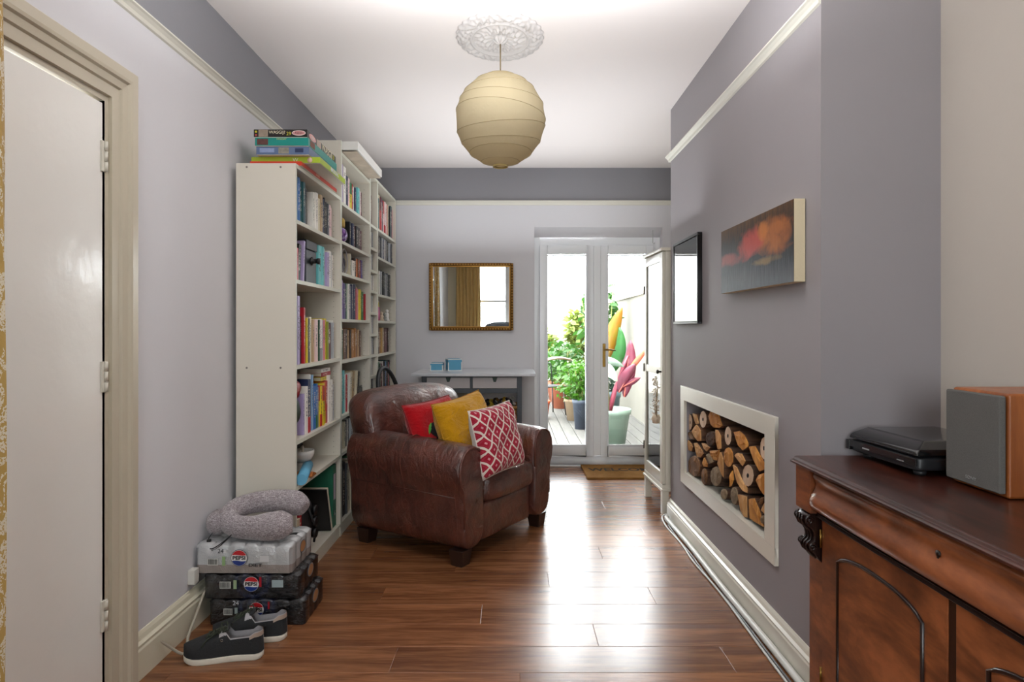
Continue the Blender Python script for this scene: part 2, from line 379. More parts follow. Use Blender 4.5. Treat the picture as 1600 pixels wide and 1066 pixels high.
def spine_mat(c,kind):
    key=('sp',c,kind)
    if key in _c: return _c[key]
    l=lin(c); t=NT('book_cover'); lum=sum(l)/3
    g=t.coord('Generated'); sep=t.n('ShaderNodeSeparateXYZ'); t.put(sep.inputs[0],g)
    oi=t.n('ShaderNodeObjectInfo')
    cb=t.n('ShaderNodeCombineXYZ'); t.put(cb.inputs[1],t.math('MULTIPLY',sep.outputs[1],3.2)); t.put(cb.inputs[2],t.math('MULTIPLY',sep.outputs[2],34)); t.put(cb.inputs[0],t.math('MULTIPLY',oi.outputs['Random'],50))
    n=t.noise(cb.outputs[0],1.0,1,.5)
    ctr=t.math('LESS_THAN',t.math('ABSOLUTE',t.math('SUBTRACT',sep.outputs[1],.5)),.24)
    lo=t.math('GREATER_THAN',sep.outputs[2],t.math('ADD',.2,t.math('MULTIPLY',oi.outputs['Random'],.25)))
    hi=t.math('LESS_THAN',sep.outputs[2],.86)
    mk=t.math('MULTIPLY',t.math('MULTIPLY',ctr,t.math('MULTIPLY',lo,hi)),t.math('GREATER_THAN',n,.52))
    ink=lin('e8e2d0') if lum<.28 else lin('2c2c34')
    base=t.mix(t.noise(t.coord('Object',(3,3,2)),2),[x*.82 for x in l],[min(1,x*1.1) for x in l])
    if kind: # printed band at foot or head
        bd=t.math('LESS_THAN',sep.outputs[2],.3) if kind[0]=='f' else t.math('GREATER_THAN',sep.outputs[2],.62)
        base=t.mix(bd,base,lin(kind[1:]))
    col=t.mix(t.math('MULTIPLY',mk,.8),base,ink)
    _c[key]=t.fin(t.bsdf(col,.42)); return _c[key]
M_pages=P('d8d0bd',.9,var=.1,vs=90,name='page_block')
_b=MB(); e=.07
_b.ext([(-1,-.5),(0,-.5),(0,.5),(-1,.5),(-1,.5-e),(-.03,.5-e),(-.03,-.5+e),(-1,-.5+e)],0,1,'z')
_ob=_b.build('book',M_black); BOOKM=_ob.data; bpy.data.objects.remove(_ob)
_ob=MB().box((-.97,-.5+e,.012),(-.03,.5-e,.985)).build('pages',M_pages); PAGEM=_ob.data; bpy.data.objects.remove(_ob)
_ob=MB().box((-1,-.5,0),(0,.5,1)).build('disc_case',M_black); CASEM=_ob.data; bpy.data.objects.remove(_ob)
def setmat(o,m): o.material_slots[0].link='OBJECT'; o.material_slots[0].material=m
NAMES={'w':('f0ece4','white'),'c':('e0d5ba','cream'),'t':('bfa27a','tan'),'b':('6b4630','brown'),'B':('3a261d','dark brown'),'k':('17171a','black'),'g':('8b8d90','grey'),'G':('55585e','dark grey'),
'n':('1f2b52','navy'),'u':('2f6fb8','blue'),'l':('94b6d6','light blue'),'T':('2c5a5f','dark teal'),'a':('6fc4c6','aqua'),'r':('b8202c','red'),'m':('5e1c2a','maroon'),'p':('d8707c','salmon pink'),'P':('efcfce','pale pink'),
'v':('5b4a86','violet'),'L':('b3a3cf','lilac'),'y':('e6cf2c','yellow'),'Y':('d9a52e','gold'),'o':('e07c2c','orange'),'e':('2c7a4a','green'),'E':('1f4a30','dark green'),'s':('b9bcc0','silver'),'O':('8f9a3c','olive'),'h':('b0762f','ochre')}
def book(case,shelf_i,ordn,code,y,z,th,h,d,front,tilt=0,group=None,kind=None,cat='book'):
    c,nm=NAMES[code[0]]; kd=None
    if len(code)>1: kd=code[1]+NAMES[code[2]][0]
    (cy,cn)=CASES[case]
    rows='top second third fourth fifth sixth seventh eighth ninth tenth eleventh twelfth'.split()
    col=c
    o=bpy.data.objects.new('disc_case' if cat=='disc' else 'book',CASEM if cat=='disc' else BOOKM); COL.objects.link(o); setmat(o,spine_mat(col,kd))
    o.location=(front,y,z); o.scale=(d,th,h); o.rotation_euler=(tilt,0,0)
    two=(' and '+NAMES[code[2]][1]) if len(code)>1 else ''
    if cat=='disc': lb=f"{nm} disc case, {ORD[ordn]} from the near end, {rows[shelf_i]} level, {cn}"
    else: lb=f"{nm}{two} book, {ORD[ordn]} from the near end, {rows[shelf_i]} level, {cn}"
    tag(o,lb,'disc case' if cat=='disc' else 'book',group or f"{'discs' if cat=='disc' else 'books'} on the {rows[shelf_i]} level of {cn}")
    if cat!='disc':
        p=bpy.data.objects.new('pages',PAGEM); COL.objects.link(p); p.parent=o
    return o
def fill(case,i,z,spec,h0,th0,fr=-.035,d0=.16,start=0,cat='book',n0=0,to=None):
    """spec: tokens 'code[:height factor[:thickness factor[:tilt degrees]]]'; '_x' leaves a gap of x metres"""
    (y0,y1),_=CASES[case]; y=y0+.018+start; n=n0
    if to:
        S=G_=0
        for tok in spec.split():
            if tok[0]=='_': G_+=float(tok[1:]); continue
            q=tok.split(':'); g=lambda k,d:(float(q[k]) if len(q)>k and q[k] else d)
            S+=g(2,1)*math.cos(R(g(3,0))); G_+=abs(math.sin(R(g(3,0))))*h0*g(1,1)+.0008
        th0=(to*(y1-y0-.036)-start-G_)/S*.985
    for tok in spec.split():
        if tok[0]=='_': y+=float(tok[1:]); continue
        q=tok.split(':'); hf=float(q[1]) if len(q)>1 and q[1] else 1; tf=float(q[2]) if len(q)>2 and q[2] else 1; tl=float(q[3]) if len(q)>3 else 0
        th=th0*tf*random.uniform(.9,1.1); h=h0*hf*random.uniform(.965,1.02)
        off=abs(math.sin(R(tl)))*h
        if tl<0: y+=off*0
        yy=y+th/2*math.cos(R(tl))+(off if tl>0 else 0)
        if yy+th/2+(off if tl<0 else 0)>y1-.017: break
        book(case,i,n,q[0],yy,z+abs(math.sin(R(tl)))*th/2+.0005,th,h,d0*random.uniform(.9,1.08),FX+fr+random.uniform(-.008,.008),R(tl),cat=cat)
        y+=th*math.cos(R(tl))+off+.0008; n+=1
    return y
# A: nearest bookcase
fill('A',0,SA[0],'r n u l u T T n _.135 w:.95 w:.95:1.3 c:.85 t:.95:1.4 w:.9:.6 n:.9 k:.95:.7 k:.88 G:.85 P:.85:1.6 P:.8:1.4',.225,.0225,-.03,.17,to=.93)
fill('A',1,SA[1],'l:.95 yfn:1.1 w:.7:.6 p:.75:.8 c:.65:.8 k:.85:1.4:-6 L:1.0:.9:-6',.215,.021,-.03,.17,to=.30)
fill('A',1,SA[1],'a:1.05:1.3 a:1.03:.7 _.012 s:1.0:.8 L:.92:.9 w:1.0 s:1.02 w:.95:.8',.215,.022,-.03,.17,start=.445,n0=7,to=.98)
fill('A',2,SA[2],'l:1.5 l:1.48 L:1.48:1.2 k:1.42:.5 G:1.02:1.1 k:1.0:.5 r:1.25:.7 m:1.0 y:.98:.7 G:1.0:.8 c:1.0:1 t:.97:.8 t:.97:1.1 P:.97:1.4 w:.96:.8 E:.98:.6 wfg:.98:1.3 s:.96:.6 p:.96:1.2 w:.95:.5 y:.98:1.4 O:.95:.6 m:.85:1.7 B:.9:1.1 s:.9:.6 w:.95:.7',.232,.0258,-.025,.17,to=.96)
fill('A',3,SA[3],'_.165 L:.8:.8 w:.93:1.4 nfr:1.05:1.7 w:1.12:.6 l:1.15:1 l:1.1:.8 _.004 u:.88:1.4 ufe:.9:1 g:.85:.7 yhr:.85:1 yfr:.84:1.1 yhr:.84:1 yfr:.86:1.2 ofy:.88:1 r:.92:1.2 w:1.02:.8 G:1.0:.5 w:.9:1.2 s:.8:1',.262,.0245,-.025,.17,to=.93)
fill('A',5,SA[5],'k:.74 B:.7:1.1 w:.72:1.1 c:.73:1.2 y:.6:.8 r:.87:1.6',.31,.032,-.035,.19,to=.26)
# B: middle tall bookcase
fill('B',0,SB[0],'yhk:1.28:1.4 yfk:1.2 L:1.25:1.2 w:1.15:1.5 n:.95:1.3 P:.95:.9 c:.9:.8 yhe:.92:2 r:.92:.5 w:.88:1.2 n:.88:.7 g:.9:.7 a:.93:1.2 P:.85:.6 m:.85:1.3',.212,.0265,-.03,.17,to=.88)
fill('B',1,SB[1],'l:1.1:.8 _.29 k:.95 n:.92 m:.9 k:.92:1.3 B:.9 L:.85:.6 m:.86:1.1',.175,.0255,-.03,.13,to=.86)
fill('B',2,SB[2],'rhw:.9:1 P:.9:.7 _.24 c:.98:.6 G:.95:.9 w:.75:1.7 B:.88 o:.88:1.1 b:.9 r:.85:.8 E:.85 v:.9 u:.85:.8',.15,.0245,-.03,.12,to=.92)
fill('B',3,SB[3],'c:.85 k:.86 p:1.05:1.3 L:1.02 v:.97:1.1 n:.99:1.5 e:1:.9 w:1 n:1:1.2 s:.98 n:.98:.7 w:1:.6 n:1:1.4 l:.95:.6 p:.92:1 t:.95 P:.9:.5 y:.92:1.3 Y:.9 O:.9:.6 e:.87:1.1 e:.87:1.3 r:.8:.4',.232,.0295,-.03,.16,to=.995)
fill('B',4,SB[4],'t:.93 h:.96 b:.93:.7 E:.92 c:.93:.7 b:.95 B:.92:1.2 t:.9 B:.93:.7 h:.93:1.2 t:.9:.8 h:.92 h:.93 b:.92:.7 h:.92 t:.9 b:.88:1.1',.205,.0325,-.03,.14,to=.84)
fill('B',5,SB[5],'k:.85:.8 g:.82 r:.86:.6 w:.86 T:.9 a:.93:1.4 w:.84 e:.82:.7 r:.84 w:.86:.9 e:.82 w:.85:.8:-6 c:.86:1.3:-8 t:.85:1.4:-9 c:.84:1.2:-10 k:.8:.8:-11',.285,.0275,-.03,.17,to=.82)
fill('B',6,SB[6],'b:.9 t:.9 B:.9:.7 c:.92 k:.95:1.4 w:.93:.7 k:.9 s:.93 k:.95 G:.92 k:.95:1.3 y:.9:.6 w:.9 k:.9:1.2 g:.92 w:.92',.178,.03,-.03,.14,to=.97)
fill('B',7,SB[7],'s:.98:2 g:.98:1.4 k:1.0:2.2 G:.97:1 c:1:1.2 k:.97 c:.98:1.6 G:.96:1 w:.98:.8 e:.97 E:.98:1.3 k:.97 w:.95 T:.96:1.4 k:.98 g:.97 l:.9:1.5 w:.95:1.2 G:.95:1.5',.325,.026,-.02,.22,to=.99)
# C: farthest bookcase
fill('C',0,SC[0],'m:.86:.8 T:.87 k:.9:1.4 T:.9 k:.95:.8 c:1.04:1.1 rhm:1.02:1.6 c:.9:.6 v:1.02:1.4 k:.96 Phr:1.02:1.6 Pfr:1.03:1.8 w:1:1.2 r:1:.7 c:.99:.8 B:.97:.8 E:.98:1.4 k:1:1 T:1.02:1.7 T:1:1 p:.95:.7',.275,.031,-.025,.2,to=.99)
fill('C',1,SC[1],'m:1 m:.98 k m:.97 B s:.97 k G s g n w k s g k l s k G',.185,.034,-.03,.13,cat='disc',to=.97)
fill('C',2,SC[2],'G:1 g s:1.02 k w G s k G k:1.02 g G k s G w k g',.195,.032,-.03,.13,cat='disc',to=.9)
fill('C',4,SC[4],'h B:.97:1.2 B:.98:1.3 h b:.95:1.2 Y:.97:.8 t b:.95:1.3 m:.98:1.5 m:.96:1.5 B:.98:1.3',.205,.044,-.03,.15,to=.84)
fill('C',5,SC[5],'c:.85 r:.84 g:.85:.7 m:.9:1.4 E:.88:1.4 e:.9:1.4 E:.86:1.2 c:.83 m:.88:1.5 w:.9 k:.92 u:.88:.6 T:.9:1.5 P:.86 B:.9 r:.88 w:.86 k:.9',.285,.036,-.03,.17,to=.85)
for i in range(9):
    z=ST[i]; nxt=[2.344]+[q-.018 for q in ST]; hh=min(.126,nxt[i]-z-.012)
    if i==0:
        fill('T',0,z,'w:1.6:1.5 k:1.9 s:1.5:1.4 g:1.8 k:2:1.5 w:1.7 m:1.9:1.4',.126,.02,-.03,.12,cat='disc'); continue
    seq=random.choice(['s G w k g s w s G g w','w s k g s B w s g s k','g w s w k s n g w G s'])
    fill('T',i,z,' '.join(f"{c}" for c in seq.split()),hh,.0185,-.03,.12,cat='disc')
# --- other things on the shelves
def plain(nm,label,cat,ob,group=None): return tag(ob,label,cat,group)
# framed clear print, A1
o=thing('acrylic_photo','clear photo stand with violet picture among books, top level of nearest bookcase','photo',(FX-.05,3.325,SA[0]),0)
t=NT('violet_print'); v=t.coord(); sp=t.n('ShaderNodeSeparateXYZ'); t.put(sp.inputs[0],v)
n=t.noise(v,14,3); mk=t.math('GREATER_THAN',t.math('SUBTRACT',n,t.math('MULTIPLY',t.math('ABSOLUTE',t.math('SUBTRACT',sp.outputs[2],.06)),7)),.33)
pr=t.fin(t.bsdf(t.mix(mk,lin('b7bcc0'),lin('4a2a8a')),.3))
box((-.02,-.062,.004),(-.012,.062,.205),'print',pr,o); box((-.011,-.066,.0),(-.004,.066,.21),'cover_glass',M_cabglass,o); frame(MB(),-.066,.066,0,.212,.006,-.004,.004).build('frame',M_chrome,o,rot=(0,0,PI/2),loc=(-.008,0,0))
# black lever-lid box with a round knob, A2
o=thing('cash_box','black metal box with round knob, standing on the second level of the nearest bookcase','box',(FX-.035,3.40,SA[1]+.001),0)
box((-.16,-.085,0),(0,.085,.175),'body',P('3d4146',.3,.3),o,bevel=.004); box((-.165,-.09,.177),(.004,.09,.225),'lid',P('2c2f33',.3,.3),o,bevel=.004)
MB().lathe([(0,0),(.021,0),(.024,.006),(.012,.01),(.012,.03),(.017,.034),(.016,.045),(0,.047)],20).build('knob',M_black,o,loc=(0,.0,.12),rot=(0,PI/2,0))
# large dark album behind the row in A3
o=thing('photo_album','large charcoal album standing behind the book row on the third level, nearest bookcase','album',(-1.235,3.55,SA[2]+.001)); box((-.02,-.2,0),(.0,.2,.315),'cover',P('2e3236',.6),o,bevel=.002); box((-.016,-.196,.004),(-.004,.203,.311),'pages',M_pages,o)
# A4 left: big blue book face-on, red bag, brown box, magazines
o=thing('book','large blue rounded book behind a red pouch, fourth level of the nearest bookcase','book',(FX-.09,3.155,SA[3]+.002)); box((-.03,-.078,0),(0,.078,.325),'cover',spine_mat('1f4a8c',None),o,bevel=.01); box((-.025,-.074,.004),(-.005,.0785,.322),'pages',M_pages,o)
def blob(rx,ry,rz,nx=20,ny=12,f=lambda a,b:1):
    m=MB(); rings=[]
    for j in range(ny+1):
        b=-PI/2+PI*j/ny; rings.append([(rx*math.cos(b)*math.cos(2*PI*i/nx)*f(i/nx,j/ny)+0,ry*math.cos(b)*math.sin(2*PI*i/nx)*f(i/nx,j/ny),rz*math.sin(b)*f(i/nx,j/ny)) for i in range(nx)])
    return m.loft(rings,True,True,True)
o=blob(.035,.06,.045,f=lambda a,b:1+.12*math.sin(9*a*2*PI/2+7*b)).build('pouch',P('8e1a20',.3,bs=.4,bsc=30),loc=(FX-.045,3.14,SA[3]+.236)); tag(o,'shiny red pouch on the dark green bag, fourth level of the nearest bookcase','pouch')
o=blob(.038,.06,.062,f=lambda a,b:1+.08*math.sin(7*a*PI+5*b)).build('pouch',P('2b3a2c',.6,bs=.4,bsc=30),loc=(FX-.045,3.135,SA[3]+.132)); tag(o,'dark green cloth bag below the red pouch, fourth level of the nearest bookcase','pouch')
o=thing('card_box','small tan card box at the near end, fourth level of the nearest bookcase','box',(FX-.04,3.12,SA[3]+.001)); box((-.08,-.04,0),(0,.055,.065),'body',P('a0825a',.7),o,bevel=.002); box((-.081,-.041,.0655),(.001,.056,.07),'lid',P('e0ddd0',.7),o,bevel=.001)
for i,(c,nm,yy,zz,rr) in enumerate((('y','yellow',3.66,.0,0),('r','red',3.675,.024,4),('w','white',3.665,.046,-3))):
    zb=SA[3]+.262*.92+.012+zz
    o=bpy.data.objects.new('book',BOOKM); COL.objects.link(o); setmat(o,spine_mat(NAMES[c][0],None)); o.location=(FX-.03,yy,zb); o.scale=(.12,.021,.17); o.rotation_euler=(PI/2,0,0); o.location=(FX-.035,yy+.085,zb)
    p=bpy.data.objects.new('pages',PAGEM); COL.objects.link(p); p.parent=o
    tag(o,f'{nm} paperback lying flat on the upright yellow books in the nearest bookcase','book')
# A5: white pedestal bowl, rolled cyan mat, tray, wooden block
o=thing('pedestal_bowl','white china bowl on a foot with blue marks, fifth level of the nearest bookcase','bowl',(FX-.09,3.42,SA[4]+.001))
W=P('e4e2dc',.25)
MB().lathe([(0,0),(.036,0),(.034,.012),(.026,.03),(.03,.045),(0,.045)],24).build('foot',W,o); MB().lathe([(.0,.043),(.03,.045),(.052,.065),(.062,.09),(.062,.108),(.056,.108),(.054,.09),(.04,.07),(0,.06)],28).build('bowl',W,o)
MB().tube([(.02,-.05,.105),(.0,0,.125),(-.02,.045,.107)],[.006,.009,.006],8).build('spoon_rest',P('cfc7b6',.4),o,)
o=thing('rolled_mat','rolled pale blue mat lying across fifth level of the nearest bookcase','mat',(FX-.02,3.24,SA[4]+.028),0)
m=MB(); pts=[((.006+.0185*i/59)*math.cos(i*.35),(.006+.0185*i/59)*math.sin(i*.35)) for i in range(60)]
m.loft([[(.0265*math.cos(a),yy,.0265*math.sin(a)) for a in [2*PI*k/24 for k in range(24)]] for yy in (-.15,.20)])
m.build('roll',P('5fa6c8',.6,bs=.1),o,rot=(0,0,.22)); 
m=MB(); m.tube([(x,.2003,z) for x,z in pts],.0012,5); m.build('spiral_edge',P('36708c',.7),o,rot=(0,0,.22))
o=thing('tray','small grey tray at the near end, fifth level of the nearest bookcase','tray',(FX-.05,3.13,SA[4]+.001)); 
box((-.09,-.05,0),(.04,.06,.004),'base',P('a8aaa8',.5),o); [box(a,b,'side',P('b9bbb8',.5),o) for a,b in (((-.09,-.05,.004),(-.084,.06,.03)),((.034,-.05,.004),(.04,.06,.03)),((-.084,-.05,.004),(.034,-.044,.03)),((-.084,.054,.004),(.034,.06,.03)))]
o=MB().ext([(-.05,0),(.05,0),(.046,.016),(-.01,.04),(-.05,.012)],-.06,.07,'x').build('wooden_wedge',wood('orange_wood','8c4a1e','c47a3a',(4,4,4),.5),loc=(FX-.06,3.262,SA[4]+.0005) ,bevel=.002); o.location.y=3.30; o.location.z=SA[4]+.0; o.scale=(1,.8,.0+.6)
tag(o,'orange wooden wedge under the rolled pale blue mat in the nearest bookcase','wood block')
o=box((-.05,-.05,0),(.05,.05,.13),'speaker_box',P('2b2c2e',.7),bevel=.004,loc=(-1.24,3.62,SA[4]+.001)); tag(o,'small dark box behind the white bowl, fifth level of the nearest bookcase','box')
# A6: camera gear, frame, green box file
o=thing('camera_bag','black camera bag with straps beside a red book, lowest level of the nearest bookcase','bag',(FX-.06,3.38,SA[5]+.001))
blob(.05,.075,.14,f=lambda a,b:1+.05*math.sin(11*a*PI+9*b)).build('body',P('1a1a1c',.6,bs=.3,bsc=40),o,loc=(-.01,0,.147)); 
for z in (.09,.15,.21): MB().lathe([(0,0),(.024,0),(.026,.02),(.018,.024),(0,.02)],16).build('lens_cap',M_black,o,loc=(.034,.01,z),rot=(0,PI/2,0))
MB().tube([(.03,-.05,.24),(.045,-.02,.16),(.047,.03,.12),(.03,.05,.03)],.006,6).build('strap',P('2c2c2e',.8),o)
o=thing('picture_frame','black backed picture frame with white edge leaning, lowest level of the nearest bookcase','picture frame',(FX-.015,3.50,SA[5]+.001)); o.rotation_euler=(R(-20)*-1,0,0)
o.location=(FX-.015,3.71,SA[5]+.01)
box((-.19,-.014,0),(0,-.004,.27),'backing',M_black,o); box((-.194,-.004,-.002),(.004,.012,.274),'frame',P('cfc6b4',.5),o,bevel=.003)
o=thing('box_file','green box file with a label on its spine, lowest level of the nearest bookcase','box file',(FX-.02,3.79,SA[5]+.001)); box((-.24,-.04,0),(0,.035,.362),'body',P('1d6b50',.5),o,bevel=.003); box((.0,-.02,.16),(.001,.018,.31),'spine_label',P('c8b8c4',.6),o); MB().tube([(.0005+.001,.012*math.cos(a)-.002,.08+.012*math.sin(a)) for a in [k*PI/8 for k in range(16)]],.0015,5,closed=True).build('finger_ring',M_chrome,o)
# B2 iridescent jar
o=thing('glass_jar','round violet jar with a yellow lid, second level of the middle tall bookcase','jar',(FX-.085,4.03,SB[1]+.001))
t=NT('iridescent'); lw=t.n('ShaderNodeLayerWeight'); lw.inputs[0].default_value=.4; nn=t.noise(t.coord(),22,3,.5,2)
ir=t.fin(t.bsdf(t.ramp(t.math('ADD',nn,t.math('MULTIPLY',lw.outputs[0],.0)),[(.3,lin('2a2350')),(.5,lin('7a3f9c')),(.65,lin('b9b6d8'))]),.15,.4,coat=.5))
MB().lathe([(0,0),(.045,0),(.072,.025),(.079,.055),(.072,.085),(.055,.1),(0,.1)],28).build('body',ir,o); MB().lathe([(0,.1),(.056,.1),(.062,.106),(.062,.15),(.056,.158),(0,.158)],24).build('lid',P('b8962e',.4),o)
# B3 grey round bag
o=thing('round_bag','round grey bag with a dark print, third level of the middle tall bookcase','bag',(FX-.06,4.03,SB[2]+.081))
m=MB(); m.lathe([(0,-.03),(.05,-.03),(.07,-.02),(.076,0),(.07,.02),(.05,.03),(0,.03)],28); m.build('body',P('6c6a6e',.7,var=.5,vs=40),o,rot=(0,R(80),.1))
MB().tube([(.034,.077*math.cos(a)*.98,.077*math.sin(a)*.98) for a in [k*PI/12 for k in range(24)]],.004,6,closed=True).build('piping',P('a9a7aa',.6),o)
MB().lathe([(0,0),(.03,0),(.022,.007),(0,.009)],18).build('patch',P('2c2430',.6),o,loc=(.030,.0,-.01),rot=(0,PI/2,0))
# B5/B6 extras
o=box((-.012,-.16,0),(0,.16,.30),'wooden_board',P('3c261e',.5,var=.3),bevel=.004,loc=(-1.2,4.35,SB[5]+.001)); tag(o,'dark brown board standing behind books, sixth level of the middle tall bookcase','board')
o=thing('desk_box','small black box with open lid, sixth level of the middle tall bookcase','box',(FX-.05,4.57,SB[5]+.001)); box((-.1,-.05,0),(0,.05,.11),'body',M_black,o,bevel=.003); box((-.1,-.055,.112),(.012,.055,.12),'lid',P('26272a',.4),o,rot=(0,R(-8),0))
# hanging ribbon mark B5
# C4 sweet bag + figurines
o=thing('gift_bag','pink and yellow shiny packet, fourth level of the farthest bookcase','packet',(FX-.05,5.06,SC[3]+.001))
m=MB(); rings=[]
for z,hw,th in ((0,.105,.03),(.05,.11,.032),(.1,.1,.028),(.125,.105,.012),(.16,.12,.003)):
    rings.append([(th*math.sin(a)+.004*math.sin(5*a),hw*math.cos(a),z) for a in [2*PI*k/16 for k in range(16)]])
t=NT('packet_print'); g=t.coord('Generated'); sp=t.n('ShaderNodeSeparateXYZ'); t.put(sp.inputs[0],g)
c=t.ramp(sp.outputs[1],[(.30,lin('e99ac0')),(.5,lin('c2277c')),(.72,lin('d9467f')),(.8,lin('a01f3a'))]); c=t.mix(t.math('GREATER_THAN',t.math('ADD',sp.outputs[2],t.math('MULTIPLY',t.noise(g,9),.08)),.72),c,lin('e6cf1c')); c=t.mix(t.math('GREATER_THAN',sp.outputs[2],.92),c,lin('e6cdd0'))
m.loft(rings).build('body',t.fin(t.bsdf(c,.25)),o)
for i,(yy,c,lb,h_) in enumerate(((5.24,'c9b6a0','cream figurine beside the pink packet, fourth level of the farthest bookcase',.07),(5.36,'8a8f8a','grey green figurine, second after the pink packet in the farthest bookcase',.06),(5.47,'e6e4e0','white figurine, third after the pink packet in the farthest bookcase',.10))):
    o=thing('figurine',lb,'figurine',(FX-.04,yy,SC[3]+.0005),group='figurines on the farthest bookcase'); q=P(c,.4)
    MB().lathe([(0,0),(.022,0),(.024,.006),(.016,h_*.3),(.02,h_*.55),(.010,h_*.72),(0,h_*.73)],16).build('body',q,o); blob(.014,.014,.016).build('head',q,o,loc=(0,0,h_*.85))
    
# --- board game boxes on the nearest bookcase
def gbox(label,x0,x1,y0,y1,z0,z1,c,lidc=None,lip=.6):
    o=thing('game_box',label,'game box',((x0+x1)/2,(y0+y1)/2,z0),group='game boxes on the nearest bookcase'); hx=(x1-x0)/2; hy=(y1-y0)/2; h=z1-z0
    box((-hx+.002,-hy+.002,0),(hx-.002,hy-.002,h*.9),'base',P('cfcabb',.5),o); box((-hx,-hy,h*.06),(hx,hy,h),'lid',P(c,.35),o,bevel=.0015); return o,hx,hy,h
PX=(PI/2,0,0); SX=(PI/2,0,PI/2)
o,hx,hy,h=gbox('flat red game box, lowest of the stack on the nearest bookcase',-1.26,-1.012,3.10,3.72,2.0185,2.040,'c8391c'); text('RACING',.016,P('e9b9a0',.5),'lettering',o,(hx+.001,-.05,h*.55),SX)
o,hx,hy,h=gbox('lime green game box, second from the bottom of the stack on the nearest bookcase',-1.27,-.935,3.14,3.61,2.0405,2.071,'a9bf2c'); text('W',.026,P('e8ecd8',.5),'lettering',o,(hx-.12,-hy-.001,h*.5),PX); text('BIRDSONG',.03,P('e8e6f0',.5),'lettering',o,(hx+.001,.02,h*.5),SX)
MB().lathe([(0,0),(.013,0),(.013,.001),(0,.001)],10).build('flower_print',P('d9b9a8',.6),o,loc=(hx-.05,-hy-.0005,h*.5),rot=(PI/2,0,0))
o,hx,hy,h=gbox('slate blue puzzle box, middle of the stack on the nearest bookcase',-1.232,-.978,3.105,3.60,2.0715,2.112,'5c6f92'); box((-.02,-hy-.001,h*.15),(.03,-hy,h*.9),'picture_panel',P('8f8a7c',.6,var=.6,vs=60),o); box((.06,-hy-.001,h*.3),(.1,-hy,h*.8),'emblem_panel',P('27355c',.6,var=.3,vs=60),o); box((-.11,-hy-.001,h*.3),(-.04,-hy,h*.8),'panel',P('8b9ac0',.6,var=.2,vs=60),o)
o,hx,hy,h=gbox('teal puzzle box, second from the top of the stack on the nearest bookcase',-1.236,-.980,3.10,3.60,2.1125,2.154,'0f8a80'); box((-.118,-hy-.001,h*.15),(-.065,-hy,h*.85),'picture_panel',P('5f3a34',.6,var=.5,vs=60),o); text('HOLIDAY',.011,P('c9c77a',.5),'lettering',o,(.0,-hy-.001,h*.82),PX); box((hx,-hy+.03,h*.2),(hx+.001,-hy+.1,h*.9),'picture_panel',P('7a4a3c',.6,var=.5,vs=60),o)
o,hx,hy,h=gbox('black puzzle box with white lettering, top of the stack on the nearest bookcase',-1.242,-.985,3.10,3.60,2.1545,2.193,'1a1311')
text('WASGIJ?',.021,P('e6dcc0',.5),'lettering',o,(-.016,-hy-.001,h*.62),PX); text('29',.024,P('c8c22c',.5),'lettering',o,(.040,-hy-.001,h*.45),PX)
def oval(n,rx,rz): return [(rx*math.cos(2*PI*k/n),rz*math.sin(2*PI*k/n)) for k in range(n)]
for rx,rz,c,e_ in ((.033,.0125,'e9d6cf',.0008),(.030,.0095,'c88a8a',.0014)): MB().ext(oval(20,rx,rz),-e_,0,'y').build('badge',P(c,.5),o,loc=(.088,-hy,h*.55))
text('Falcon',.014,P('40201c',.5),'lettering',o,(.088,-hy-.0018,h*.55),PX); box((-.105,-hy-.001,h*.08),(-.06,-hy,h*.95),'picture_panel',P('9a8a7a',.6,var=.35,vs=60),o)
for zz,c in ((.7,'c8c22c'),(.3,'b04a44')): box((-.122,-hy-.001,h*(zz-.12)),(-.112,-hy,h*(zz+.12)),'mark',P(c,.5),o)
text('WASGIJ',.05,P('e6dcc0',.5),'lettering',o,(hx+.001,.08,h*.5),SX,sx=1.1); box((hx,-.10,h*.08),(hx+.001,-.03,h*.95),'picture_panel',P('b5a296',.6,var=.35,vs=60),o); MB().ext(oval(20,.055,.015),0,.001,'x').build('badge',P('d8a0a0',.5),o,loc=(hx,-.17,h*.5)); text('Falcon',.02,P('e9e0dc',.5),'lettering',o,(hx+.0018,-.17,h*.5),SX)
text('29',.034,P('c8c22c',.5),'lettering',o,(hx+.001,.20,h*.5),SX)
# --- white flat box on the middle bookcase
o=thing('flat_box','white flat cardboard box overhanging the front top of the middle tall bookcase','box',(-1.08,4.24,2.2955))
M_card=P('e6e4df',.5); box((-.2,-.355,.016),(.150,.355,.068),'lid',M_card,o,bevel=.002)
m=MB(); rings=[]
NX,NY=14,40
vs=[(-.19+.335*i/NX,-.35+.70*j/NY,.008+.006*math.sin(i*2.1+j*.9)*math.sin(j*.37+i)*(0<i<NX)*(0<j<NY)-.001) for i in range(NX+1) for j in range(NY+1)]
fs=[(i*(NY+1)+j,i*(NY+1)+j+1,(i+1)*(NY+1)+j+1,(i+1)*(NY+1)+j) for i in range(NX) for j in range(NY)]
m.add(vs,fs,True).build('crumpled_paper',P('b8aa98',.7,var=.3,vs=15),o)
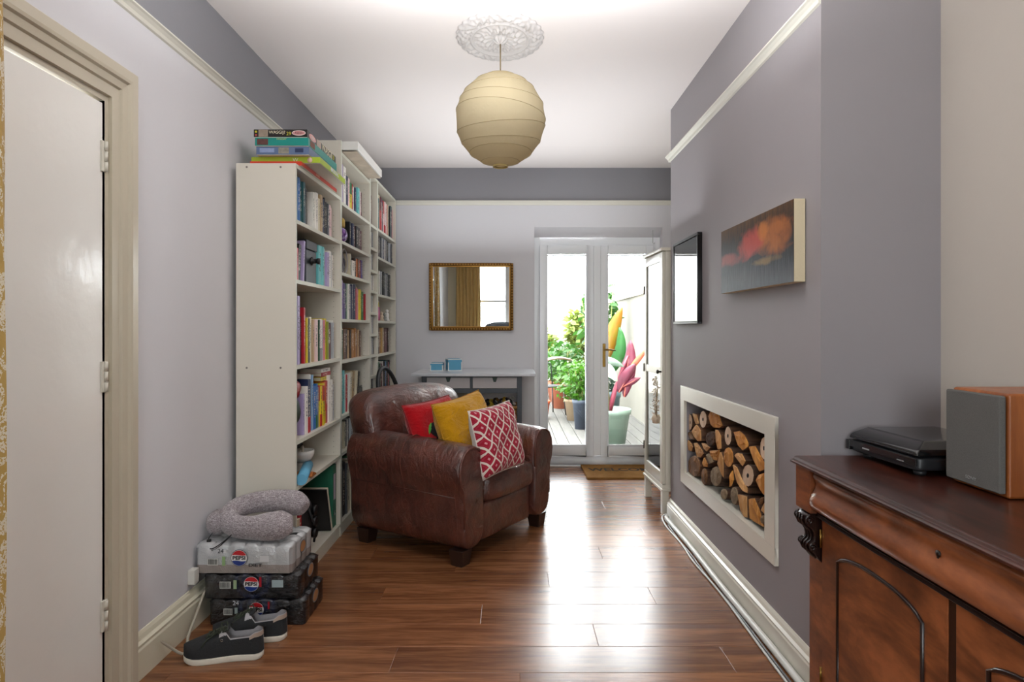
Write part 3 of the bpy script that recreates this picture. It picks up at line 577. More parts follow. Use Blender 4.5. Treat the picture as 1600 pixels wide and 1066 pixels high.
# ================================================ PAPER LANTERN
o=thing('paper_lantern','round cream paper lantern shade hanging from the ceiling rose','pendant lamp',(-.060,3.175,2.262))
def lantern():
    R0=.222; rings=[]; ribs=[]; NR=10
    zs=[-.224,-.205,-.165,-.11,-.045,.02,.085,.142,.187,.212,.222]
    def tilt(j): return (.0,.0,.05,-.10,-.13,.12,.06,-.05,.04,0,0)[j]
    N=56
    for j,z in enumerate(zs):
        r=math.sqrt(max(0,1-(z/.226)**2))*R0; r=max(r,.036)
        ring=[]
        for i in range(N):
            a=2*PI*i/N; dz=tilt(j)*r*math.cos(a+.6+j*.4)
            zz=z+dz; rr=max(.036,math.sqrt(max(0,1-(min(.2235,abs(zz))/.226)**2))*R0) if 0<j<NR else r
            ring.append((rr*math.cos(a),rr*math.sin(a),zz))
        ribs.append(ring)
        if j: # slack paper between ribs
            pr=ribs[-2]; rings.append([tuple((p[k]+q[k])/2*(1-.012+.010*math.sin(9*i)) if k<2 else (p[k]+q[k])/2 for k in range(3)) for i,(p,q) in enumerate(zip(pr,ring))])
        rings.append(ring)
    return rings,ribs
rings,ribs=lantern()
t=NT('rice_paper'); v=t.coord('Object',(1,1,1)); h=t.noise(v,26,4,.6,1)
df=t.n('ShaderNodeBsdfDiffuse'); t.put(df.inputs[0],lin('dccfae')); tl=t.n('ShaderNodeBsdfTranslucent'); t.put(tl.inputs[0],lin('d9cba8'))
t.put(df.inputs['Normal'],t.bump(h,.35,.01)); mx=t.n('ShaderNodeMixShader'); mx.inputs[0].default_value=.38; t.t.links.new(df.outputs[0],mx.inputs[1]); t.t.links.new(tl.outputs[0],mx.inputs[2])
M_paper=t.fin(mx.outputs[0])
sh=MB().loft(rings,False).build('shade',M_paper,o)
for k,ring in enumerate(ribs[1:-1]): MB().tube(ring,.0013,5,closed=True).build('rib',P('b09c74',.7),sh)
MB().lathe([(.034,-.232),(.038,-.232),(.038,-.222),(.034,-.222)],24,cap=False).build('bottom_ring',P('c2ab70',.5),o)
MB().cyl((0,0,.20),(0,0,.39),.0032,8).build('cord',P('8a7a5e',.6),o)
MB().lathe([(0,.13),(.018,.13),(.022,.16),(.016,.2),(0,.2)],16).build('lamp_holder',P('e2dfd6',.4),o)
# ================================================ MIRROR
TL=R(1.3)
o=thing('mirror','rectangular mirror in an ornate antique gold beaded frame on the far wall','mirror',(-.368,FY-.012,1.5185)); o.rotation_euler=(0,0,0)
M_gold=P('7a5526',.4,.7,var=.35,vs=50,bs=.5,bsc=120)
hw,hh=.374,.2975
fr_=frame(MB(),-hw,hw,-hh,hh,.022,-.022,.006).build('frame',M_gold,o,bevel=.004,rot=(TL,0,0))
frame(MB(),-hw+.018,hw-.018,-hh+.018,hh-.018,.016,-.014,.004).build('inner_moulding',P('a87c3a',.35,.8),fr_,bevel=.004)
m=MB()
def beads(m,x0,x1,z0,z1,st,r,y):
    n=int((x1-x0)/st); 
    for i in range(n+1):
        x=x0+(x1-x0)*i/n
        for z in (z0,z1): m.lathe([(0,-r),(r*.7,-r*.6),(r,0),(r*.7,r*.6),(0,r)],6,(x,y,z))
    n=int((z1-z0)/st)
    for i in range(1,n):
        z=z0+(z1-z0)*i/n
        for x in (x0,x1): m.lathe([(0,-r),(r*.7,-r*.6),(r,0),(r*.7,r*.6),(0,r)],6,(x,y,z))
beads(m,-hw+.011,hw-.011,-hh+.011,hh-.011,.024,.007,-.022); stuff(m.build('beading',P('c89a4a',.3,.9),fr_))
t=NT('mirror_glass'); gl=t.n('ShaderNodeBsdfGlossy'); gl.inputs[0].default_value=(.9,.92,.9,1); gl.inputs[1].default_value=0; MM=t.fin(gl.outputs[0])
a=.032; box((-hw+a,-.010,-hh+a),(hw-a,-.006,hh-a),'mirror_glass',MM,o,rot=(TL,0,0))
# ================================================ CONSOLE TABLE
o=thing('console_table','dark grey console table with pale top and two drawers on the far wall','table',(-.305,5.43,0))
M_top=wood('pale_table_top','c9ccd2','e0e2e6',(1,6,1),.3,3,.1,.02)
box((-.495,-.335,.858),(.487,.325,.882),'table_top',M_top,o,bevel=.003)
LG=[(-.4,-.27),(.36,-.27),(-.4,.29),(.36,.29)]
for x,y in LG: box((x-.019,y-.019,0),(x+.019,y+.019,.858),'leg',M_dgrey,o,bevel=.002)
for y in (-.27,.29): box((-.381,y-.012,.722),(.341,y+.012,.757),'rail',M_dgrey,o)
for y in (-.27,.29): box((-.381,y-.012,.847),(.341,y+.012,.858),'rail',M_dgrey,o)
for x in (-.4,.36): box((x-.012,-.25,.722),(x+.012,.27,.858),'side_rail',M_dgrey,o)
box((-.033,-.282,.757),(-.015,-.05,.847),'divider',M_dgrey,o)
for x0,x1 in ((-.379,-.035),(-.013,.339)):
    q=box((x0,-.284,.760),(x1,-.268,.845),'drawer',P('c3bebf',.5,bs=.2,bsc=120),o,bevel=.001)
    box((x0+.01,-.268,.765),(x1-.01,.1,.835),'drawer_box',P('b5ada0',.6),q)
    c=(x0+x1)/2; MB().ext([(c-.020,.847),(c+.020,.847),(c+.010,.812),(c-.010,.812)],-.292,-.284,'y').build('finger_pull',P('2c4038',.5),q)
box((-.42,-.289,.30),(.38,.309,.322),'lower_shelf',M_dgrey,o)
# blue boxes
def gift(label,x,y,z,sx,sy,h,rz):
    o=thing('gift_box',label,'box',(x,y,z),rz); mb=P('5ba3c4',.6,var=.08)
    box((-sx,-sy,0),(sx,sy,h*.78),'base',mb,o); box((-sx-.002,-sy-.002,h*.72),(sx+.002,sy+.002,h),'lid',mb,o)
    m=MB(); e_=.004
    for X in (-sx,sx):
        for Y in (-sy,sy): m.box((X-e_,Y-e_,0),(X+e_,Y+e_,h*.72))
    for zz in (.004,h-.003): [m.box(a,b) for a,b in (((-sx-.003,-sy-.003,zz-.004),(sx+.003,-sy+.003,zz+.003)),((-sx-.003,sy-.003,zz-.004),(sx+.003,sy+.003,zz+.003)),((-sx-.003,-sy,zz-.004),(-sx+.003,sy,zz+.003)),((sx-.003,-sy,zz-.004),(sx+.003,sy,zz+.003)))]
    m.build('white_edging',P('e8e8e4',.6),o)
gift('small pale blue box with white edges, left one on the grey console table',-.632,5.42,.8825,.050,.05,.068,0)
gift('larger pale blue cube box with white edges, right one on the grey console table',-.497,5.44,.8825,.056,.056,.100,.30)
# basket with tangled straps
o=thing('wicker_basket','square honey coloured wicker basket on the lower shelf of the console table','basket',(-.105,5.35,.3225))
M_wick=P('a9773c',.6,var=.25,vs=60)
bw,bd,bh=.15,.14,.275
for s,(ax) in enumerate(((0,-1),(0,1),(1,0),(-1,0))):
    m=MB(); n=14; L=bw if ax[0]==0 else bd; D=bd if ax[0]==0 else bw
    for i in range(n+1):
        u=-L+2*L*i/n
        pts=[(u,ax[1]*D,z) if ax[0]==0 else (ax[0]*D,u,z) for z in (0,bh)]
        m.cyl(pts[0],pts[1],.004,5)
    for j in range(16):
        z=.01+j*bh/16
        pts=[]
        for i in range(29):
            u=-L+2*L*i/28; w_=.005*(1 if (i//2+j)%2 else -1); pts.append((u,ax[1]*(D)+w_,z) if ax[0]==0 else (ax[0]*D+w_,u,z))
        m.tube(pts,.0055,4)
    stuff(m.build('woven_side',M_wick,o))
MB().tube([(-bw,-bd,bh),(bw,-bd,bh),(bw,bd,bh),(-bw,bd,bh)],.014,8,closed=True).build('rim',P('b98548',.5,var=.2,vs=40),o)
box((-bw,-bd,0),(bw,bd,.008),'base',M_wick,o); box((-.055,-bd-.006,.20),(.045,-bd+.002,.245),'handle_slot',P('23201c',.8),o)
random.seed(3)
for i in range(9):
    x=-.11+.22*((i*.37)%1); yy=-.05+.1*((i*.61)%1); c=['1b1a1c','1b1a1c','c79a2c','22201f','7a5a22','1b1a1c','d2b23a','2b2a2c','b9b6b0'][i]
    pts=[(x+.03*math.cos(k*1.3+i),yy-.04+.035*math.sin(k*1.7+i*2)*1.2,bh-.03+.035*(1+math.sin(k*.9+i))+.012*(i%3)) for k in range(9)]
    q=MB().tube(pts,[.010,.013,.015,.012,.015,.013,.015,.012,.009],8).build('fabric_strap',P(c,.6,var=.3,vs=60),loc=(-.105,5.35,.3225+.012),sub=1)
    cn={'1b1a1c':'black','c79a2c':'gold','22201f':'sooty','7a5a22':'bronze','d2b23a':'yellow','2b2a2c':'charcoal','b9b6b0':'pale grey'}[c]
    tag(q,f'{cn} twisted strap, {ORD[i]} from the left end of the tangle in the wicker basket'.replace('first from the left end','leftmost'),'strap','straps in the wicker basket')
# dark loop-backed chair by the far bookcase
o=thing('loop_back_chair','black bentwood chair with a looped back between the bookcase and armchair','chair',(-.70,4.82,0),R(80))
M_bl=P('242629',.3,coat=.3)
pts=[(-.2+.0,.19,.46)]
arc=[(.19*math.cos(a),.19+.05*math.sin(a)+.04,.74+.20*math.sin(a)) for a in [PI-PI*k/16 for k in range(17)]]
MB().tube([(-.17,.19,.45),(-.185,.21,.6)]+arc+[(.185,.21,.6),(.17,.19,.45)],.016,10).build('back_loop',M_bl,o)
MB().lathe([(0,.43),(.2,.43),(.215,.445),(.205,.465),(0,.46)],32).build('seat',M_bl,o)
for sx,sy in ((-1,-1),(1,-1),(-1,1),(1,1)): MB().tube([(sx*.14,sy*.14,.44),(sx*.17,sy*.17,.2),(sx*.185,sy*.19,0)],[.016,.014,.011],8).build('leg',M_bl,o)
MB().tube([(.155*math.cos(a),.155*math.sin(a),.24) for a in [2*PI*k/24 for k in range(24)]],.007,6,closed=True).build('ring_stretcher',M_bl,o)
# ================================================ ARMCHAIR
ac=thing('armchair','worn brown leather armchair with rolled arms facing the garden door light','armchair',(-.363,3.914,0),R(-122))
def rbox(x0,x1,y0,y1,z0,z1,r,nx=14,ny=14,nz=8,f=None):
    """rounded cushion-like box: superellipsoid mapped grid"""
    bm=bmesh.new(); bmesh.ops.create_cube(bm,size=2); bmesh.ops.subdivide_edges(bm,edges=bm.edges,cuts=9,use_grid_fill=True)
    c=Vector(((x0+x1)/2,(y0+y1)/2,(z0+z1)/2)); h=Vector(((x1-x0)/2,(y1-y0)/2,(z1-z0)/2)); vs=[]
    for v in bm.verts:
        p=Vector(v.co); q=Vector((p.x*h.x,p.y*h.y,p.z*h.z))
        inner=Vector([max(-(h[i]-r),min(h[i]-r,q[i])) for i in range(3)])
        # shift grid lines towards rounded zone
        d=q-inner; 
        if d.length>1e-6: q=inner+d.normalized()*min(r,d.length) if sum(1 for i in range(3) if abs(d[i])>1e-6)>1 else q
        if f: q=f(q,h)
        vs.append(tuple(c+q))
    bm.verts.index_update(); fs=[tuple(v.index for v in fa.verts) for fa in bm.faces]; bm.free()
    return MB().add(vs,fs,True)
armp=[(.275,.075),(.445,.075),(.456,.20),(.452,.33),(.462,.40),(.482,.45),(.494,.51),(.485,.57),(.455,.617),(.41,.640),(.36,.645),(.315,.630),(.282,.598),(.268,.55),(.268,.40),(.270,.2)]
def arm(s):
    cx,cz=.37,.36; ys=[(-.40,.86),(-.395,.96),(-.37,1),(-.2,1),(0,1.0),(.2,1),(.34,1.0),(.385,1.0),(.405,.985),(.418,.93),(.424,.84)]
    rings=[]
    for y,k in ys:
        ring=[]
        for x,z in armp:
            zz=cz+(z-cz)*k; xx=cx+(x-cx)*(k if k>.9 else k)
            droop=-.02*max(0,(y-.0)/.42)**2 if z>.42 else 0
            drop2=.02*max(0,(-y)/.4) if z>.42 else 0
            ring.append((s*xx,y,max(.075,zz+droop+drop2)))
        rings.append(ring)
    o=MB().loft(rings,True,True,True).build('arm',M_leather,ac,sub=2)
    pts=[(s*(.37+(x-.37)*.93),.416,.36+(z-.36)*.95-.018*(z>.42)) for x,z in armp]
    MB().tube(pts[2:15],.0065,8).build('front_piping',P('5e352b',.3,coat=.3),o)
    for y in (.02,):
        pp=[(s*(cx+(x-cx)*1.004),y,cz+(z-cz)*1.004) for x,z in armp[3:13]]; MB().tube(pp,.0025,5).build('seam',P('6a3a2e',.4),o)
    MB().tube([(s*.4575,-.36,.375),(s*.4575,.36,.36)],.003,5).build('seam',P('4a2720',.4),o)
arm(1); arm(-1)
def bk(q,h):
    # q centred; taper, lean back and round the crown
    z=(q.z+h.z)/(2*h.z); q=q.copy()
    q.y-= .07*z+.03*z*z; q.z+=.02*(1-(q.x/h.x)**2)*(z>.5)-.02*(abs(q.x/h.x)**3)*z
    q.y+=.012*math.sin(q.x*16)*z*.5
    q.x*=1-.04*(1-z)
    return q
rbox(-.452,.452,-.405,-.16,.40,.865,.10,f=bk).build('back_cushion',M_leather,ac,sub=2)
rbox(-.43,.43,-.405,-.30,.075,.56,.03).build('back_panel',M_leather,ac,sub=1)
MB().tube([(-.40,-.455,.80),(-.2,-.47,.845),(0,-.474,.855),(.2,-.47,.845),(.40,-.455,.80)],.004,6).build('back_piping',M_leather,ac)
def st(q,h):
    q=q.copy(); q.z+=.03*(1-(q.x/h.x)**2)*(q.z>0)*(1-.3*(q.y/h.y)**2); q.y+=.02*(1-(q.x/h.x)**2)*(q.y>0); return q
rbox(-.268,.268,-.25,.432,.285,.445,.062,f=st).build('seat_cushion',M_leather,ac,sub=2)
MB().tube([(x,.405+.018*(1-(x/.268)**2),.428+.02*(1-(x/.268)**2)) for x in [-.245+.49*k/16 for k in range(17)]],.003,6).build('seat_seam',P('8a5a4c',.35),ac)
rbox(-.272,.272,-.3,.395,.085,.30,.012).build('front_panel',M_leather,ac,sub=1)
for x,y in ((-.40,.355),(.40,.355),(-.38,-.33),(.38,-.33)): MB().loft([[(x+a*.035,y+b*.035,0) for a,b in ((-1,-1),(1,-1),(1,1),(-1,1))],[(x+a*.045,y+b*.045,.085) for a,b in ((-1,-1),(1,-1),(1,1),(-1,1))]],smooth=False).build('foot',P('2b1a14',.35,coat=.3),ac,bevel=.003)
# cushions on the armchair
def pillow(name,label,c,e,lean,size,mat,th=.065,roll=0):
    ev=Vector((e[0],e[1],0)).normalized(); back=Vector((-ev.y,ev.x,0)); up=(Vector((0,0,1))*math.cos(lean)+back*math.sin(lean)).normalized()
    nrm=ev.cross(up)
    M=Matrix(((ev.x,up.x,nrm.x,c[0]),(ev.y,up.y,nrm.y,c[1]),(ev.z,up.z,nrm.z,c[2]),(0,0,0,1)))@Matrix.Rotation(roll,4,'Z')
    N=26; m=MB(); vs=[];fs=[]
    h=size/2
    for s in (1,-1):
        for i in range(N+1):
            for j in range(N+1):
                u=-1+2*i/N; v=-1+2*j/N
                k=(1-u**4)*(1-v**4); t_=max(0,k)**.55*th*(1+.10*math.sin(5*u+3*v)+.06*math.sin(9*v-4*u))
                pin=1-.055*(1-v*v)*abs(u)**3; pin2=1-.055*(1-u*u)*abs(v)**3
                vs.append((u*h*pin,v*h*pin2,s*t_))
    K=(N+1)**2
    for s in (0,1):
        for i in range(N):
            for j in range(N):
                a=s*K+i*(N+1)+j; q=(a,a+1,a+N+2,a+N+1); fs.append(q if s else q[::-1])
    m.add(vs,fs,True)
    b=thing(name,label,'cushion'); b.matrix_world=M
    cv=m.build('cover',mat,b,sub=0)
    edge=[( -h+2*h*k/12*1.0,-h) for k in range(13)]
    per=[]
    for k in range(12): u=-1+2*k/12; per.append((u*h,-h*(1-.055*(1-u*u)),0))
    for k in range(12): u=-1+2*k/12; per.append((h*(1-.055*(1-u*u)),u*h,0))
    for k in range(12): u=1-2*k/12; per.append((u*h,h*(1-.055*(1-u*u)),0))
    for k in range(12): u=1-2*k/12; per.append((-h*(1-.055*(1-u*u)),u*h,0))
    return b,cv,per,h
def cloth(name,c,var=.15,bs=.5,bsc=8,sheen=.3):
    t=NT(name); v=t.coord(); n=t.noise(v,9,5,.6,.8); l=lin(c)
    col=t.mix(n,[x*(1-var*1.6) for x in l],[min(1,x*(1+var)) for x in l])
    h=t.math('ADD',t.noise(t.coord('Object',(1,2.4,1)),bsc,4,.6,1.2),t.math('MULTIPLY',t.noise(v,260,1),.08))
    return t.fin(t.bsdf(col,.85,0,t.bump(h,bs,.03),.06,0,0,sheen))
def lattice():
    t=NT('crimson_lattice_fabric'); sp=t.n('ShaderNodeSeparateXYZ'); t.put(sp.inputs[0],t.coord())
    u=t.math('MULTIPLY',sp.outputs[0],1/.062); v=t.math('MULTIPLY',sp.outputs[1],1/.084)
    wob=t.math('MULTIPLY',t.math('SINE',t.math('MULTIPLY',v,2*PI)),.05); u=t.math('ADD',u,wob)
    p=t.math('ABSOLUTE',t.math('SUBTRACT',t.math('FRACT',t.math('ADD',u,v)),.5)); q=t.math('ABSOLUTE',t.math('SUBTRACT',t.math('FRACT',t.math('SUBTRACT',u,v)),.5))
    line=t.math('GREATER_THAN',t.math('MAXIMUM',p,q),.415)
    core=t.math('LESS_THAN',t.math('MAXIMUM',p,q),.10)
    ringm=t.math('MULTIPLY',t.math('GREATER_THAN',t.math('MAXIMUM',p,q),.27),t.math('LESS_THAN',t.math('MAXIMUM',p,q),.33))
    c=t.mix(line,lin('a51c34'),lin('e6d9cf')); c=t.mix(core,c,lin('dc9aa2')); c=t.mix(t.math('MULTIPLY',ringm,.35),c,lin('c24a60'))
    back=t.math('LESS_THAN',sp.outputs[2],-.004); c=t.mix(back,c,lin('d8d2cb'))
    h=t.noise(t.coord(),60,3); return t.fin(t.bsdf(c,.85,0,t.bump(h,.35,.01),.2,0,0,.2))
b,cv,per,h=pillow('cushion','red velvet cushion with a dark appliqué, at the back of the leather armchair'.replace('é','e'),(-.445,3.79,.622),(.58,.81),R(20),.41,cloth('red_velvet','b5121c'),.075,R(4))
MB().tube(per,.004,6,closed=True).build('piping',P('8e1018',.7),cv)
def patch(pts,c,z,par,nm,n=14):
    m=MB(); zt=z
    pts=[(x-.100,y+.065) for x,y in pts]; fz=lambda x,y:(max(0,(1-(x/.205)**4)*(1-(y/.205)**4))**.55*.075*(1+.10*math.sin(5*x/.205+3*y/.205)+.06*math.sin(9*y/.205-4*x/.205)))+(zt-.0605)
    m.loft([[(x,y,fz(x,y)-.01) for x,y in pts],[(x,y,fz(x,y)+.0015) for x,y in pts]],True,True,False); return m.build(nm,P(c,.8,var=.15,vs=80),par)
def ell(cx,cy,rx,ry,n=18): return [(cx+rx*math.cos(2*PI*k/n),cy+ry*math.sin(2*PI*k/n)) for k in range(n)]
patch(ell(.035,-.045,.055,.045),'141319',.0625,cv,'applique'); patch(ell(.05,-.03,.022,.026),'b9b2bc',.064,cv,'applique'); patch(ell(.055,-.045,.008,.008),'141319',.0655,cv,'applique')
patch([(-.035,-.06),(.0,-.03),(.012,.0),(-.008,-.012),(-.03,-.045)],'5fae4a',.0632,cv,'applique'); patch(ell(.04,-.115,.04,.035),'16161c',.059,cv,'applique'); patch(ell(.06,-.11,.02,.022),'b5202a',.0608,cv,'applique')
b,cv,per,h=pillow('cushion','plain mustard yellow cushion in the middle of the leather armchair',(-.262,3.70,.642),(.6,.8),R(17),.425,cloth('mustard_cotton','cc9412',.12,1,6),.085,R(7))
MB().tube(per,.003,6,closed=True).build('seam',P('b07d10',.8),cv)
b,cv,per,h=pillow('cushion','crimson cushion with a cream diamond lattice, frontmost on the leather armchair',(-.088,3.578,.628),(.6,.8),R(13),.372,lattice(),.072,R(4))
MB().tube(per,.0035,6,closed=True).build('piping',P('ded6cd',.8),cv)
# ================================================ LOG NICHE
LOGS=[
('bored',[(3.767,0.69),(3.775,0.665),(3.796,0.644),(3.825,0.632),(3.835,0.634),(3.835,0.649),(3.835,0.673),(3.835,0.7),(3.835,0.721),(3.825,0.732),(3.796,0.729),(3.775,0.714)]),
('split',[(3.748,0.747),(3.667,0.75),(3.618,0.703),(3.684,0.691),(3.718,0.715)]),
('bored',[(3.481,0.748),(3.489,0.723),(3.513,0.702),(3.545,0.69),(3.579,0.692),(3.603,0.706),(3.613,0.729),(3.603,0.755),(3.579,0.777),(3.545,0.787),(3.513,0.785),(3.489,0.771)]),
('orange',[(3.417,0.804),(3.325,0.815),(3.271,0.799),(3.218,0.752),(3.271,0.731),(3.367,0.718),(3.424,0.729),(3.458,0.769)]),
('split',[(3.762,0.64),(3.65,0.698),(3.569,0.675),(3.561,0.616),(3.634,0.601),(3.71,0.614)]),
('dark',[(3.321,0.671),(3.331,0.65),(3.361,0.631),(3.402,0.618),(3.445,0.616),(3.477,0.625),(3.488,0.643),(3.477,0.665),(3.445,0.684),(3.402,0.696),(3.361,0.698),(3.331,0.689)]),
('split',[(3.325,0.72),(3.291,0.723),(3.238,0.7),(3.231,0.634),(3.291,0.619),(3.318,0.655)]),
('split',[(3.835,0.566),(3.825,0.58),(3.753,0.568),(3.727,0.553),(3.762,0.52),(3.834,0.514),(3.835,0.539)]),
('split',[(3.713,0.582),(3.659,0.592),(3.569,0.573),(3.527,0.554),(3.585,0.519),(3.667,0.505)]),
('split',[(3.561,0.608),(3.484,0.616),(3.402,0.611),(3.469,0.576),(3.522,0.582)]),
('orange',[(3.432,0.59),(3.257,0.627),(3.271,0.586),(3.297,0.562),(3.367,0.552),(3.417,0.566)]),
('brown',[(3.58,0.473),(3.597,0.438),(3.644,0.404),(3.71,0.384),(3.778,0.384),(3.829,0.386),(3.835,0.416),(3.829,0.454),(3.778,0.488),(3.71,0.511),(3.644,0.515),(3.597,0.501)]),
('orange',[(3.553,0.498),(3.507,0.539),(3.446,0.515),(3.454,0.496),(3.522,0.483)]),
('grey',[(3.499,0.554),(3.439,0.575),(3.36,0.542),(3.432,0.518)]),
('brown',[(3.449,0.447),(3.457,0.422),(3.478,0.4),(3.507,0.386),(3.536,0.386),(3.558,0.398),(3.566,0.421),(3.558,0.447),(3.536,0.469),(3.507,0.482),(3.478,0.482),(3.457,0.469)]),
('grey',[(3.231,0.498),(3.243,0.468),(3.277,0.441),(3.325,0.422),(3.374,0.417),(3.411,0.429),(3.424,0.453),(3.411,0.484),(3.374,0.512),(3.325,0.53),(3.277,0.533),(3.243,0.521)]),
('split',[(3.291,0.552),(3.231,0.624),(3.192,0.594),(3.192,0.494),(3.231,0.506)]),
('brown',[(3.835,0.62),(3.78,0.637),(3.701,0.599),(3.798,0.587)]),
('bored',[(3.081,0.726),(3.087,0.701),(3.105,0.681),(3.13,0.67),(3.154,0.672),(3.173,0.686),(3.18,0.709),(3.173,0.734),(3.154,0.755),(3.13,0.765),(3.105,0.762),(3.087,0.748)]),
('orange',[(3.053,0.751),(2.976,0.769),(2.911,0.759),(2.857,0.729),(2.865,0.711),(2.935,0.681),(3.001,0.695)]),
('bored',[(2.64,0.749),(2.645,0.724),(2.661,0.703),(2.682,0.693),(2.704,0.695),(2.72,0.709),(2.726,0.733),(2.72,0.758),(2.704,0.779),(2.682,0.789),(2.661,0.786),(2.645,0.771)]),
('orange',[(3.049,0.63),(3.059,0.603),(3.084,0.58),(3.12,0.565),(3.157,0.564),(3.185,0.577),(3.195,0.601),(3.185,0.628),(3.157,0.652),(3.12,0.666),(3.084,0.666),(3.059,0.653)]),
('split',[(3.044,0.64),(3.001,0.662),(2.943,0.668),(2.896,0.644),(2.935,0.61),(2.968,0.617)]),
('orange',[(2.849,0.72),(2.775,0.736),(2.733,0.714),(2.671,0.684),(2.658,0.656),(2.726,0.631),(2.797,0.669)]),
('bored',[(2.793,0.602),(2.802,0.575),(2.827,0.551),(2.862,0.536),(2.897,0.534),(2.924,0.547),(2.934,0.57),(2.924,0.598),(2.897,0.622),(2.862,0.637),(2.827,0.637),(2.802,0.625)]),
('split',[(3.067,0.596),(3.01,0.594),(2.952,0.557),(2.872,0.528),(2.872,0.503),(2.935,0.498),(3.01,0.52)]),
('orange',[(3.11,0.533),(3.067,0.566),(3.056,0.521),(3.088,0.484),(3.12,0.47)]),
('orange',[(2.765,0.589),(2.726,0.623),(2.654,0.649),(2.654,0.553),(2.685,0.546),(2.726,0.562)]),
('grey',[(2.993,0.463),(3.0,0.439),(3.018,0.418),(3.044,0.405),(3.07,0.404),(3.09,0.415),(3.097,0.436),(3.09,0.461),(3.07,0.482),(3.044,0.494),(3.018,0.495),(3.0,0.483)]),
('grey',[(3.133,0.435),(3.14,0.419),(3.158,0.404),(3.184,0.393),(3.209,0.39),(3.229,0.396),(3.236,0.408),(3.229,0.425),(3.209,0.44),(3.184,0.45),(3.158,0.453),(3.14,0.447)]),
('split',[(2.998,0.471),(2.88,0.492),(2.875,0.393),(2.919,0.384),(2.968,0.403)]),
('orange',[(2.866,0.485),(2.797,0.506),(2.74,0.473),(2.682,0.413),(2.719,0.404),(2.857,0.396)]),
('brown',[(2.747,0.5),(2.698,0.534),(2.667,0.542),(2.698,0.503),(2.74,0.489)]),
('split',[(2.715,0.474),(2.674,0.518),(2.661,0.495),(2.663,0.469)]),
('grey',[(2.661,0.451),(2.669,0.435),(2.687,0.424),(2.707,0.424),(2.715,0.435),(2.707,0.45),(2.687,0.462),(2.669,0.462)]),
]

xs=[]
lowr={'bored':'pale round log with a bored hole','split':'split log with a tan cut face','orange':'split log with an orange cut face','dark':'dark round log','brown':'brown round log','grey':'weathered grey round log'}
face={'bored':M_bored,'split':M_logend,'orange':M_logor,'dark':M_bark,'brown':M_brownend,'grey':M_greyend}
order=sorted(range(len(LOGS)),key=lambda i:-sum(p[0] for p in LOGS[i][1])/len(LOGS[i][1]))
cent=lambda i:(sum(p[0] for p in LOGS[i][1])/len(LOGS[i][1]),sum(p[1] for p in LOGS[i][1])/len(LOGS[i][1]))
bands=[[],[],[],[]]
for i in order:
    z=cent(i)[1]; bands[0 if z>.665 else 1 if z>.56 else 2 if z>.46 else 3].append(i)
pos={}
for b_,bn in enumerate(('top','second','third','bottom')):
    for k,i in enumerate(bands[b_]): pos[i]=(ORD[k],bn)
random.seed(11)
NA={}
for i in order:
    kd,poly=LOGS[i]; cy,cz=cent(i)
    q=[(y-cy,z-cz) for y,z in poly]; L=random.uniform(.2,.27); x0=random.uniform(0,.012); x0=.0
    # roughened outline: split edges get an extra midpoint
    qq=[]
    for k,(y,z) in enumerate(q):
        y2,z2=q[(k+1)%len(q)]; qq.append((y,z))
        if len(q)<9: f_=random.uniform(.98,1.05); qq.append(((y+y2)/2*f_,(z+z2)/2*f_))
    qq=[(y*.985,z*.985) for y,z in qq]
    # clear of the niche opening
    face_x=1.041+random.uniform(0,.007)
    o=thing('log',f'{lowr[kd]}, {pos[i][0]} from garden end, {pos[i][1]} row','log',(face_x,cy,cz),group='firewood logs in the wall niche')
    rings=[[(x,y*k,z*k) for y,z in qq] for x,k in ((.0,.97),(.004,1),(L*.5,.985),(L,.93))]
    MB().loft(rings,True,True,False).build('bark',M_bark,o)
    if kd=='bored':
        N=len(qq); m=MB(); outer=[(-.0012,y*.97,z*.97) for y,z in qq]; inner=[(-.0012,y*.2,z*.2) for y,z in qq]; dn=[(.03,y*.2,z*.2) for y,z in qq]
        m.loft([[( .002,p[1],p[2]) for p in outer],outer,inner],False,True,False); m.build('cut_face',face[kd],o)
        m=MB().loft([[(-.0016,y*.21,z*.21) for y,z in qq],[(-.002,y*.1,z*.1) for y,z in qq]],True,True,False); m.build('bored_hole',P('1d1510',.9),o)
    else:
        m=MB(); s_=random.uniform(-.0,.02)
        m.loft([[(.002,y*.965,z*.965) for y,z in qq],[(-.0035-.35*s_*(z/.1),y*.93,z*.93) for y,z in qq],[(-.006-.35*s_*(z/.1)-.003*math.sin(9*y*40),y*.5,z*.5) for y,z in qq]],True,True,False)
        m.build('cut_face',face[kd],o)
